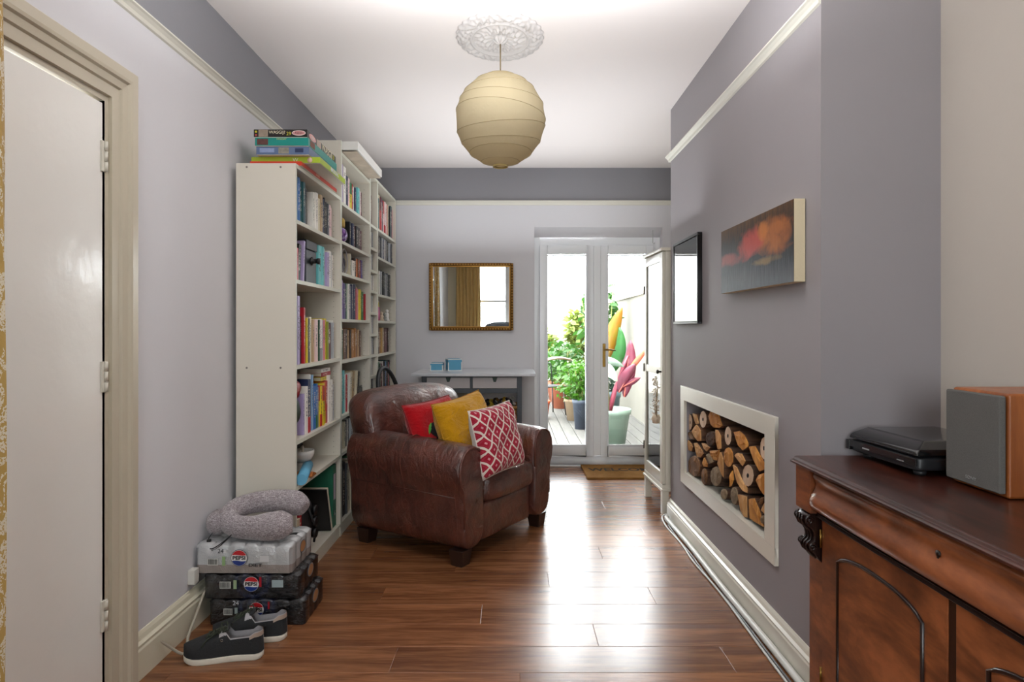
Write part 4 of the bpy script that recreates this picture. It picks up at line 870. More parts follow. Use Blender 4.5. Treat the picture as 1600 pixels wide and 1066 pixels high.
# ================================================ PICTURES
o=thing('canvas_painting','abstract orange, red and charcoal canvas painting on the grey chimney breast','painting',(1.034,2.678,1.550))
t=NT('painted_canvas'); v=t.coord(); sp=t.n('ShaderNodeSeparateXYZ'); t.put(sp.inputs[0],v); Y,Z=sp.outputs[1],sp.outputs[2]
n1=t.noise(t.coord('Object',(1,5,8)),1.3,5,.6,.6); n2=t.noise(t.coord('Object',(1,30,5)),2,4,.6); n3=t.noise(v,9,4,.6)
base=t.ramp(t.math('ADD',t.math('MULTIPLY',Z,3.1),t.math('ADD',.22,t.math('MULTIPLY',n2,.5))),[(.05,lin('55595f')),(.33,lin('232428')),(.52,lin('2c2625')),(.72,lin('2a1f1a')),(.95,lin('5e4020'))])
def blobm(cy,cz,sy,sz,th=1.0,k=.5):
    a=t.math('POWER',t.math('DIVIDE',t.math('SUBTRACT',Y,cy),sy),2); b=t.math('POWER',t.math('DIVIDE',t.math('SUBTRACT',Z,cz),sz),2)
    r=t.math('ADD',t.math('ADD',a,b),t.math('MULTIPLY',t.math('SUBTRACT',n1,.5),3.4))
    d=t.n('ShaderNodeMapRange'); t.put(d.inputs[0],r); d.inputs[1].default_value=th; d.inputs[2].default_value=.15; d.inputs[3].default_value=0; d.inputs[4].default_value=1; return d.outputs[0]
c=t.mix(t.math('MULTIPLY',blobm(-.21,.045,.20,.07,1.3),.95),base,lin('a8622a')); c=t.mix(t.math('MULTIPLY',blobm(.03,.04,.15,.06,1.3),.95),c,lin('b4463c')); c=t.mix(t.math('MULTIPLY',blobm(.28,.0,.16,.035),.7),c,lin('a84e46'))
c=t.mix(t.math('MULTIPLY',blobm(-.12,.075,.06,.04),.8),c,lin('c4762c')); c=t.mix(t.math('MULTIPLY',blobm(-.12,-.045,.16,.018),.6),c,lin('9a7a48')); 
box((-.042,-.3955,-.146),(-.0405,.3955,.146),'painted_face',t.fin(t.bsdf(c,.45,0,t.bump(n2,.2,.004),.2)),o)
box((-.0405,-.396,-.147),(0,.396,.147),'canvas_edge',P('d8c9a8',.8,bs=.2,bsc=200),o,bevel=.002)
o=thing('framed_print','print of a pale arch in a slim black frame on the grey chimney breast','picture',(1.035,3.80,1.515))
m=MB()
for a,b in (((-.27,-.251),(.27,-.236)),((-.27,.236),(.27,.251)),((-.27,-.236),(-.255,.236)),((.255,-.236),(.27,.236))): m.box((-.026,a[0],a[1]),(0,b[0],b[1]))
m.build('frame',M_black,o,bevel=.002)
t=NT('arch_print'); sp=t.n('ShaderNodeSeparateXYZ'); t.put(sp.inputs[0],t.coord()); Y,Z=sp.outputs[1],sp.outputs[2]
arch=t.math('LESS_THAN',t.math('ADD',t.math('POWER',t.math('DIVIDE',Y,.17),2),t.math('POWER',t.math('DIVIDE',t.math('MAXIMUM',t.math('ADD',Z,.02),0),.19),2)),1)
arch2=t.math('LESS_THAN',t.math('ADD',t.math('POWER',t.math('DIVIDE',Y,.14),2),t.math('POWER',t.math('DIVIDE',t.math('MAXIMUM',t.math('ADD',Z,.02),0),.16),2)),1)
c=t.mix(arch,lin('6f7c80'),lin('a08f92')); c=t.mix(arch2,c,lin('d2ccc4')); c=t.mix(t.math('GREATER_THAN',t.noise(t.coord('Object',(1,3,12)),3,3),t.math('SUBTRACT',.95,t.math('MULTIPLY',Z,2))),c,lin('8c7a5c'))
box((-.012,-.255,-.236),(-.004,.255,.236),'print',t.fin(t.bsdf(c,.6)),o)
box((-.0215,-.2545,-.2355),(-.0195,.2545,.2355),'picture_glass',glass_mat('picture_glass',(1,1,1),.0,1.0),o)
# ================================================ DISPLAY CABINET
o=thing('display_cabinet','tall narrow cream display cabinet with glazed door in the far alcove','cabinet',(1.19,4.555,0),R(2.2))
M_cab=P('ded9ca',.32,name='cream_cabinet_paint')
fx=-.205; bx=.21; ya,yb=-.252,.245; T=1.775; ZB=.165; pw=.052
for x in (fx+.022,bx-.022):
    for y in (ya+.022,yb-.022): box((x-.022,y-.022,0),(x+.022,y+.022,ZB),'foot',M_cab,o,bevel=.002)
box((fx,ya,ZB),(bx,yb,ZB+.03),'base',M_cab,o,bevel=.002); box((fx-.008,ya-.008,ZB-.012),(bx,yb+.008,ZB+.004),'plinth_moulding',M_cab,o,bevel=.003)
box((fx-.012,ya-.012,T-.022),(bx,yb+.012,T),'top',M_cab,o,bevel=.004)
box((bx-.01,ya,ZB+.03),(bx,yb,T-.022),'back_panel',M_cab,o)
for y0,y1 in ((ya,ya+.018),(yb-.018,yb)):
    sd=MB(); 
    for a,b in (((fx+.02,ZB+.03),(fx+.075,T-.022)),((bx-.055,ZB+.03),(bx-.01,T-.022)),((fx+.075,ZB+.03),(bx-.055,ZB+.09)),((fx+.075,T-.08),(bx-.055,T-.022)),((fx+.075,.86),(bx-.055,.91))): sd.box((a[0],y0,a[1]),(b[0],y1,b[1]))
    sd=sd.build('side_frame',M_cab,o,bevel=.001); box((fx+.07,(y0+y1)/2-.002,ZB+.05),(bx-.05,(y0+y1)/2+.002,T-.04),'glass_pane',M_cabglass,sd)
dr=MB(); d0,d1,e0,e1=ya+.004,yb-.004,ZB+.034,T-.026
for a,b in (((d0,e0),(d0+pw,e1)),((d1-pw,e0),(d1,e1)),((d0+pw,e0),(d1-pw,e0+.075)),((d0+pw,e1-pw-.01),(d1-pw,e1)),((d0+pw,.925),(d1-pw,.975))): dr.box((fx,a[0],a[1]),(fx+.019,b[0],b[1]))
dr=dr.build('door',M_cab,o,bevel=.0025)
box((fx+.009,d0+pw-.005,e0+.07),(fx+.013,d1-pw+.005,.93),'glass_pane',M_cabglass,dr); box((fx+.009,d0+pw-.005,.97),(fx+.013,d1-pw+.005,e1-pw),'glass_pane',M_cabglass,dr)
for z in (.38,.95,1.52): MB().cyl((fx-.003,d1+.001,z-.03),(fx-.003,d1+.001,z+.03),.005,8).build('hinge',P('4a463e',.4,.6),dr)
MB().lathe([(0,0),(.006,0),(.006,.014),(.014,.02),(.013,.03),(0,.034)],16).build('knob',P('3a352c',.4,.5),dr,loc=(fx,d0+.026,.948),rot=(0,-PI/2,0))
for z in (.52,.80,1.13,1.43): box((fx+.03,ya+.02,z),(bx-.012,yb-.02,z+.006),'shelf',M_cabglass,o)
def bowl(label,cat,x,y,z,prof,c,g='china in the display cabinet'):
    q=MB().lathe(prof,20).build('bowl' if cat=='bowl' else 'jug',P(c,.25),loc=(x,y,z)); tag(q,label,cat,g)
bp_=[(0,0),(.03,0),(.034,.012),(.06,.04),(.07,.07),(.066,.07),(.055,.042),(0,.014)]
jp=[(0,0),(.04,0),(.052,.04),(.05,.09),(.034,.12),(.04,.15),(.036,.15),(.03,.12),(.044,.09),(0,.01)]
bowl('blue bowl on the top glass shelf of the display cabinet','bowl',1.15,4.46,1.4365,bp_,'33588c'); bowl('pale jug on the second glass shelf down of the display cabinet','jug',1.18,4.5,1.1365,jp,'c9cdd0')
bowl('deep blue bowl on the third glass shelf down of the display cabinet','bowl',1.14,4.46,.8065,bp_,'2f4f86'); bowl('pale blue bowl on the lowest glass shelf of the display cabinet','bowl',1.16,4.5,.5265,bp_,'6d8fb0')
q=thing('crumpled_bag','dark grey bag slumped on the floor of the display cabinet','bag',(1.13,4.56,ZB+.031)); blob(.09,.14,.09,f=lambda a,b:1+.1*math.sin(9*a*PI+6*b)).build('body',P('5a5c60',.5,bs=.5,bsc=20),q,loc=(0,0,.086)); MB().tube([(-.02,-.06,.15),(-.05,-.02,.19),(-.05,.04,.18),(-.02,.08,.15)],.005,6).build('strap',P('2c2d30',.6),q)
# dried flower bundle on the knob
q=thing('dried_flower_garland','bundle of dried cream flowers hanging from the cabinet door knob','garland',(.972,4.325,.94))
random.seed(5)
MB().tube([(.0,0,.0),(-.006,-.004,-.03),(-.004,0,-.07)],.0016,5).build('string',P('8f8672',.8),q)
m=MB()
for i in range(90):
    z=-.03-.28*random.random(); r=.010+.028*min(1,(-z)/.12)*random.random(); a=random.uniform(PI*.5,PI*1.5); x=-.005+r*math.cos(a); y=r*math.sin(a)*1.3; s=random.uniform(.008,.017)
    M=Matrix.Translation((x,y,z))@Euler((random.uniform(0,6),random.uniform(0,6),random.uniform(0,6))).to_matrix().to_4x4()
    m.add([(0,0,0),(s,.3*s,.2*s),(1.6*s,0,0),(s,-.3*s,.25*s),(-s,.35*s,.3*s),(-1.5*s,0,.1*s),(-s,-.35*s,.1*s)],[(0,1,2,3),(0,4,5,6)],False,M)
stuff(m.build('petals',P('dcd0c0',.8,var=.35,vs=60),q))
m=MB()
for i in range(14): a=random.uniform(PI*.6,PI*1.4); m.tube([(0,0,-.05),(.01*math.cos(a)-.004,.02*math.sin(a),-.16),(.015*math.cos(a)-.006,.03*math.sin(a),-.30-.03*random.random())],.0013,4)
stuff(m.build('stems',P('9a8a6c',.8),q))
MB().lathe([(0,-.34),(.024,-.335),(.03,-.30),(.02,-.28),(0,-.28)],10,(-.012,0,0)).build('flower_base',P('d8c6ac',.8),q)
# hanging wire hook above the cabinet
q=MB().tube([(1.245,5.752,2.11),(1.245,5.745,2.06),(1.245,5.745,2.0),(1.258,5.745,1.985),(1.262,5.745,2.0)],.003,6).build('wire_hook',P('b9bbbb',.4,.5)); tag(q,'thin wire hook hanging at the top right of the garden door opening','hook')
# ================================================ SIDEBOARD
sb=thing('sideboard','antique mahogany sideboard with bulging drawer front and arched door panels','sideboard',(1.17,1.424,0))
hl=.70; TZ=.82
top=[(-.257,-.0),(-.257,.006),(-.252,.010),(-.247,.011),(-.243,.018),(-.236,.020),(.262,.020),(.262,-.006),(-.236,-.006),(-.240,-.002)]
MB().ext([(x,TZ-.02+z) for x,z in top],-hl-.005,hl+.004,'y').build('top_slab',M_mahotop,sb,bevel=.0012)
box((-.185,-hl+.008,.06),(.26,hl-.008,.655),'carcass',M_maho,sb)
for s in (-1,1):
    a,b=(hl-.1,hl) if s>0 else (-hl,-hl+.1)
    box((-.240,a,.658),(.26,b,TZ-.026),'end_block',M_maho,sb,bevel=.002)
    box((-.195,a,.07),(-.185,b,.655),'pilaster',M_maho,sb,bevel=.001)
box((-.22,-hl+.1,.79),(.2,hl-.1,TZ-.026),'frieze_rail',M_maho,sb)
# ogee cushion drawer
dp=[(-.205,.664),(-.224,.668),(-.240,.678),(-.247,.692),(-.247,.706),(-.240,.722),(-.230,.738),(-.226,.752),(-.230,.766),(-.236,.776),(-.235,.785),(-.215,.788)]
def dring(y,k): return [( -.205+(x+.205)*k,y,z) for x,z in dp]
D=hl-.102
o=MB().loft([[( -.200,y,z) for x,z in dp] if k==0 else dring(y,k) for y,k in ((-D,0),(-D,.75),(-D+.012,1),(-D+.04,1),(D-.04,1),(D-.012,1),(D,.75),(D,0))],False,False,True).build('drawer',M_maho,sb)
MB().lathe([(0,0),(.007,0),(.008,.003),(0,.004)],12).build('keyhole_escutcheon',P('1a1008',.4),o,loc=(-.231,0,.742),rot=(0,-PI/2,0)); MB().box((-.234,-.003,.722),(-.232,.003,.745)).build('keyhole',P('0a0706',.6),o)
MB().ext([(-.185,.642),(-.215,.645),(-.222,.650),(-.215,.656),(-.220,.661),(-.185,.664)],-hl+.1,hl-.1,'y').build('moulding',M_carve,sb,bevel=.001)
box((-.195,-hl+.1,.60),(-.186,hl-.1,.642),'door_rail',M_maho,sb)
# doors with arched raised beading
def archpts(y0,y1,zb,zs,rise,n=18):
    pts=[(y0,zb)]
    for k in range(n+1):
        u=k/n; yy=y0+(y1-y0)*u; pts.append((yy,zs+rise*(1-abs(2*u-1)**2.6)**.8))
    pts.append((y1,zb)); return pts
for s in (1,-1):
    y0,y1=(.014,hl-.104) if s>0 else (-hl+.104,-.014)
    dd=box((-.203,y0,.075),(-.186,y1,.640),'door',M_maho,sb,bevel=.0015)
    pts=archpts(y0+.085,y1-.10,.13,.545,.035)
    MB().tube([(-.2045,y,z) for y,z in pts]+[(-.2045,pts[0][0],pts[0][1])],.0055,8).build('arched_beading',M_carve,dd)
    ip=archpts(y0+.092,y1-.107,.137,.54,.033)
    MB().ext([(a,b) for a,b in ip],-.2052,-.203,'x').build('arched_panel',M_maho,dd)
    h_=y1 if s>0 else y0
    for z in (.58,.15): MB().cyl((-.206,h_+.003*s,z-.028),(-.206,h_+.003*s,z+.028),.004,8).build('hinge',M_brass,dd)
box((-.200,-.013,.07),(-.19,.013,.64),'centre_stile',M_carve,sb); box((-.20,-hl,0),(.26,hl,.07),'plinth',M_maho,sb,bevel=.003)
# carved corbels
def corbel(s):
    y0=(hl-.088) if s>0 else -hl+.012; y1=y0+.076
    prof=[(-.196,.655),(-.232,.655),(-.246,.645),(-.250,.630),(-.243,.615),(-.230,.606),(-.222,.594),(-.219,.578),(-.222,.566),(-.232,.558),(-.236,.546),(-.230,.533),(-.217,.522),(-.205,.508),(-.196,.500)]
    rings=[]
    for k in range(9):
        u=k/8; g_=1-.18*abs(2*u-1)**3-.06*(1 if k%2 else 0); rings.append([(-.196+(x+.196)*g_,y0+(y1-y0)*u,z) for x,z in prof])
    c_=MB().loft(rings,True,True,True).build('carved_corbel',M_carve,sb)
    for (cx,cz,r0) in ((-.236,.632,.016),(-.226,.548,.013)):
        for yy in (y0-.001,y1+.001): MB().tube([(cx+r0*(1-k/22)*math.cos(k*.5),yy,cz+r0*(1-k/22)*math.sin(k*.5)) for k in range(21)],.0032,6).build('scroll',M_carve,c_)
    for yy in (y0+.02,y0+.038,y0+.056): MB().tube([(x-.002,yy,z) for x,z in prof[2:14]],.0035,6).build('acanthus_rib',M_carve,c_)
corbel(1); corbel(-1)
# turntable
o=thing('record_player','low black record player with smoked lid on the sideboard, beside the grey alcove wall','record player',(1.268,1.985,TZ+.001),R(3))
M_bk=P('161618',.22,coat=.4); M_bk2=P('202124',.4)
for x,y in ((-.11,-.13),(-.11,.11),(.11,-.13),(.11,.11)): MB().lathe([(0,0),(.016,0),(.018,.012),(0,.012)],14).build('foot',M_bk2,o,loc=(x,y,0))
rbox(-.145,.14,-.165,.165,.012,.056,.012).build('plinth',M_bk2,o,sub=1)
box((-.1475,-.165,.030),(-.142,.165,.050),'front_strip',M_bk,o,bevel=.001); box((-.150,.168-.012,.018),(-.12,.176,.05),'side_button',M_bk,o,bevel=.003)
MB().loft([[(-.147,-.167,.057),(.14,-.167,.057),(.14,.167,.057),(-.147,.167,.057)],[(-.140,-.163,.073),(.14,-.163,.073),(.14,.163,.073),(-.140,.163,.073)],[(-.10,-.135,.096),(.13,-.135,.096),(.13,.135,.096),(-.10,.135,.096)]],smooth=False).build('dust_cover',P('101113',.12,coat=.6),o,bevel=.006,seg=3)
for z in (.062,.068): box((-.1485+(z-.057)*.4,-.15,z-.001),(-.143,.15,z+.001),'grille_line',P('3a3b3e',.4),o)
box((-.1490,.05,.034),(-.1474,.085,.038),'maker_mark',P('a8a8a8',.3),o); box((-.1490,-.115,.033),(-.1474,-.085,.036),'maker_mark',P('8f8f90',.3),o)
# speaker
o=thing('speaker','wood veneer bookshelf speaker with dark grey cloth front on the sideboard','speaker',(1.325,1.674,TZ+.001),0)
M_spk=wood('speaker_veneer','7a3d18','a65f2c',(8,8,.8),.35,1.5,.1,.03)
box((-.118,-.101,.0),(.11,.101,.258),'cabinet',M_spk,o,bevel=.008,seg=3)
t=NT('grille_cloth'); n=t.noise(t.coord(),700,1); GC=t.fin(t.bsdf(t.mix(n,lin('5a5957'),lin('75736f')),.95,0,t.bump(n,.4,.002),.1))
gr=box((-.138,-.098,.012),(-.121,.098,.252),'grille',GC,o,bevel=.004)
text('SONY',.012,P('c8c8c8',.3,.5),'lettering',gr,(-.1388,.0,.030),(PI/2,0,-PI/2),1.25)
# ================================================ SHRINK-WRAPPED CAN PACKS
def pack(label,x,y,z,dark,rz,h=.118,w_=.40,d=.262):
    o=thing('can_pack',label,'drinks pack',(x,y,z),rz,group='stacked cases of drink cans')
    t=NT('shrink_film'); v=t.coord()
    cr=t.math('ADD',t.noise(v,55,4,.65,1.5),t.math('MULTIPLY',t.noise(t.coord('Object',(1,1,4)),14,3),.6))
    if dark:
        sp=t.n('ShaderNodeSeparateXYZ'); t.put(sp.inputs[0],v)
        rr=t.math('SQRT',t.math('ADD',t.math('POWER',t.math('SUBTRACT',sp.outputs[0],.0),2),t.math('POWER',t.math('SUBTRACT',sp.outputs[2],.075),2)))
        rg=t.math('MULTIPLY',t.math('ADD',.5,t.math('MULTIPLY',t.math('SINE',t.math('MULTIPLY',rr,210)),.5)),t.math('LESS_THAN',rr,.085))
        base=t.mix(rg,lin('0d0e12'),lin('1a2340')); M_f=t.fin(t.bsdf(base,.2,0,t.bump(cr,.8,.008),.7,.5))
    else:
        sp=t.n('ShaderNodeSeparateXYZ'); t.put(sp.inputs[0],v); band=t.math('LESS_THAN',sp.outputs[2],.035)
        base=t.mix(band,lin('c3c5c6'),lin('a59c97')); M_f=t.fin(t.bsdf(base,.2,.25,t.bump(cr,.5,.006),.6))
    nx,ny=60,40; top=[]; m=MB(); cw,cd=w_/6,d/4
    def hh(X,Y):
        i=min(5,max(0,int((X+w_/2)/cw))); j=min(3,max(0,int((Y+d/2)/cd)))
        cx=-w_/2+cw*(i+.5); cy=-d/2+cd*(j+.5); q=math.hypot(X-cx,Y-cy)/(cw/2)
        return h-.001-.011*max(0,(q-.72))/.5-.002*math.sin(30*X+20*Y)
    vs=[]; 
    for i in range(nx+1):
        for j in range(ny+1):
            X=-w_/2+w_*i/nx; Y=-d/2+d*j/ny; vs.append((X,Y,min(h,hh(X,Y))))
    fs=[(i*(ny+1)+j,(i+1)*(ny+1)+j,(i+1)*(ny+1)+j+1,i*(ny+1)+j+1) for i in range(nx) for j in range(ny)]
    m.add(vs,fs,True)
    # sides: perimeter columns
    per=[(i,0) for i in range(nx)]+[(nx,j) for j in range(ny)]+[(i,ny) for i in range(nx,0,-1)]+[(0,j) for j in range(ny,0,-1)]
    rings=[]
    for k,zf in enumerate((1,.93,.85,.6,.3,.08,0)):
        ring=[]
        for i,j in per:
            X=-w_/2+w_*i/nx; Y=-d/2+d*j/ny; zt=min(h,hh(X,Y))
            u=(X+w_/2)/cw if j in (0,ny) else (Y+d/2)/cd; s_=abs(math.sin(PI*u)); g_=.006*s_*(.4 if not 0<k<6 else 1)-.003
            nX=X; nY=Y
            if j==0: nY-=g_*.45+.003*(k>1)
            elif j==ny: nY+=g_
            if i==0: nX-=g_
            elif i==nx: nX+=g_
            if k>0 and (i in(0,nx)) and (j in (0,ny)): nX*=.965; nY*=.95
            if k==0: nX,nY=X,Y
            ring.append((nX,nY,zt*zf))
        rings.append(ring)
    m.loft(rings,False,True,True)
    m.build('film_wrap',M_f,o)
    box((-w_/2+.012,-d/2+.01,.002),(w_/2-.012,d/2-.01,h-.02),'tray',P('8e7a62',.7),o)
    fy=-d/2-.0105
    # finger hole at the side end
    MB().loft([[(w_/2+.0005+q,.04*math.cos(a)*k,.07+.028*math.sin(a)*k) for a in [2*PI*i/20 for i in range(20)]] for q,k in ((.0025,1),(.0045,.93),(.001,.8))],False).build('hole_edge',P('6a6c70',.3),o)
    MB().ext([(.035*math.cos(a),.07+.022*math.sin(a)) for a in [2*PI*i/16 for i in range(16)]],w_/2+.001,w_/2+.0035,'x').build('carton_patch',P('a8794e',.7),o)
    return o,fy
def disc(par,cx,fy,cz,r):
    def seg(f0,f1,up,rr,dy,c,nm):
        pts=[]
        n=18
        for k in range(n+1):
            a=f0+(f1-f0)*k/n; pts.append((rr*math.cos(a),rr*math.sin(a)))
        if up is not None:
            for k in range(1,8):
                u=k/8; x0,z0=pts[n]; x1,z1=pts[0]; pts.append((x0+(x1-x0)*u,z0+(z1-z0)*u+up*math.sin(PI*2*u)*.35))
        return MB().ext(pts,-dy,0,'y').build(nm,P(c,.3),par,loc=(cx,fy,cz))
    seg(0,2*PI*17/18*1.0588,None,r,.0008,'1c2238','logo_rim'); seg(0,2*PI*.9999,None,r*.94,.0014,'e8e6e4','logo_disc')
    seg(R(22),R(158),r*.12,r*.90,.0019,'c0262e','logo_red'); seg(R(202),R(338),-r*.12,r*.90,.0019,'1f3a86','logo_blue')
    text('PEPSI',r*.62,P('101218',.4),'lettering',par,(cx,fy-.0022,cz),(PI/2,0,0),1.15,bold=.0006)
def barcode(par,cx,fy,cz,w_=.036,h=.026):
    b=box((cx-w_/2,fy-.001,cz-h/2),(cx+w_/2,fy,cz+h/2),'barcode_label',P('c9c9c2',.5),par); m=MB(); x=cx-w_/2+.003; random.seed(int(cz*1e4))
    while x<cx+w_/2-.004: ww=random.choice((.0008,.0014,.002)); m.box((x,fy-.0015,cz-h/2+.003),(x+ww,fy-.001,cz+h/2-.002)); x+=ww+random.choice((.0009,.0015))
    m.build('bars',P('2a2c2e',.6),b)
Yc=2.83
o,fy=pack('black shrink wrapped case of cans, lowest of the stack on the floor',-1.066,Yc,.001,True,0,.111); disc(o,.0,fy,.067,.033); text('24',.026,P('c9cbd0',.4),'lettering',o,(-.085,fy-.001,.094),PX); barcode(o,-.118,fy,.058); box((.048,fy-.001,.07),(.055,fy,.1),'red_flash',P('a8222c',.4),o); box((-.09,fy-.001,.05),(-.078,fy,.075),'can_icon',P('8e9a98',.4),o)
o,fy=pack('black shrink wrapped case of cans, middle one of the stack with red flash',-1.088,Yc,.1125,True,R(.5),.105); disc(o,.0,fy,.062,.033); barcode(o,-.108,fy,.058,.046,.028); box((-.074,fy-.001,.042),(-.061,fy,.078),'can_icon',P('9ab08a',.4),o); box((.033,fy-.001,.05),(.042,fy,.092),'red_flash',P('b0222c',.4),o); box((.085,fy-.001,.048),(.132,fy,.078),'recycling_label',P('9fb0b4',.5),o)
o,fy=pack('silver shrink wrapped case of cans, topmost of the stack under the travel pillow',-1.120,Yc-.003,.2180,False,R(-.5),.122); disc(o,-.015,fy,.066,.035); barcode(o,-.125,fy,.049,.044,.027); text('24',.026,P('26282c',.4),'lettering',o,(-.092,fy-.001,.094),PX); text('DIET',.018,P('18191c',.4),'lettering',o,(.052,fy-.001,.036),PX,1.5,bold=.0004); box((-.086,fy-.001,.034),(-.073,fy,.072),'can_icon',P('8fb07a',.4),o)
box((.07,fy-.001,.05),(.11,fy,.075),'recycling_label',P('d0d0d0',.5),o); box((-.08,fy-.001,.087),(-.068,fy,.1),'can_outline',P('dcdcdc',.4),o)
for a,b in ((.115,-.04),(.145,-.01)): MB().ext([(a,b),(a+.028,b+.006),(a+.034,b+.03),(a+.006,b+.024)],.1185,.1225,'z').build('black_print',P('15161a',.4),o)
# travel neck pillow with its pouch
o=thing('neck_pillow','heather grey knitted travel neck pillow on the silver can case','travel pillow',(-1.12,2.845,.340))
t=NT('heather_knit'); v=t.coord('Object',(1,1,1)); n=t.noise(t.coord('Object',(30,30,110),(.0,.5,0)),4,3,.7,1.5)
KN=t.fin(t.bsdf(t.ramp(n,[(.38,lin('6c6064')),(.52,lin('a1989b')),(.64,lin('d6d0d2'))]),.95,0,t.bump(n,.5,.004),.1,0,0,.3))
pth=[(.185,-.090,.066),(.14,-.100,.064),(.08,-.10,.056),(.01,-.095,.050),(-.06,-.080,.052),(-.115,-.035,.066),(-.12,.02,.088),(-.08,.07,.104),(-.01,.095,.112),(.07,.10,.112),(.135,.095,.102),(.18,.080,.080)]
rad=[.032,.062,.060,.050,.047,.047,.046,.046,.048,.052,.058,.034]
def smooth(p,r,n=4):
    P_=[Vector(q) for q in p]; o_=[];ro=[]
    for i in range(len(P_)-1):
        p0=P_[max(i-1,0)];p1=P_[i];p2=P_[i+1];p3=P_[min(i+2,len(P_)-1)]
        for k in range(n):
            t_=k/n; o_.append(.5*((2*p1)+(p2-p0)*t_+(2*p0-5*p1+4*p2-p3)*t_*t_+(3*p1-p0-3*p2+p3)*t_**3)); ro.append(r[i]+(r[i+1]-r[i])*t_)
    o_.append(P_[-1]); ro.append(r[-1]); return o_,ro
a,b=smooth(pth,rad)
MB().tube(a,b,18).build('pillow_body',KN,o,sub=1)
o=thing('drawstring_pouch','small grey drawstring pouch with black cord tucked behind the neck pillow','pouch',(-1.275,2.80,.350))
blob(.045,.05,.05,f=lambda a,b:1+.14*math.sin(14*a*PI+3*b)*(.4+b)).build('pouch_body',KN,o,loc=(0,0,.045))
for k in (0,1): MB().tube([(.0,-.045,.02),(-.02,-.075,-.01),(-.005+.01*k,-.10,-.045),(.035,-.105,-.04+.012*k),(.075,-.10,.0),(.10,-.09,.025)],.0026,6).build('cord',M_black,o,loc=(.003*k,-.004*k,.004*k),sub=1)
MB().box((-.012,-.085,-.02),(.004,-.07,0)).build('cord_toggle',M_black,o,bevel=.003)
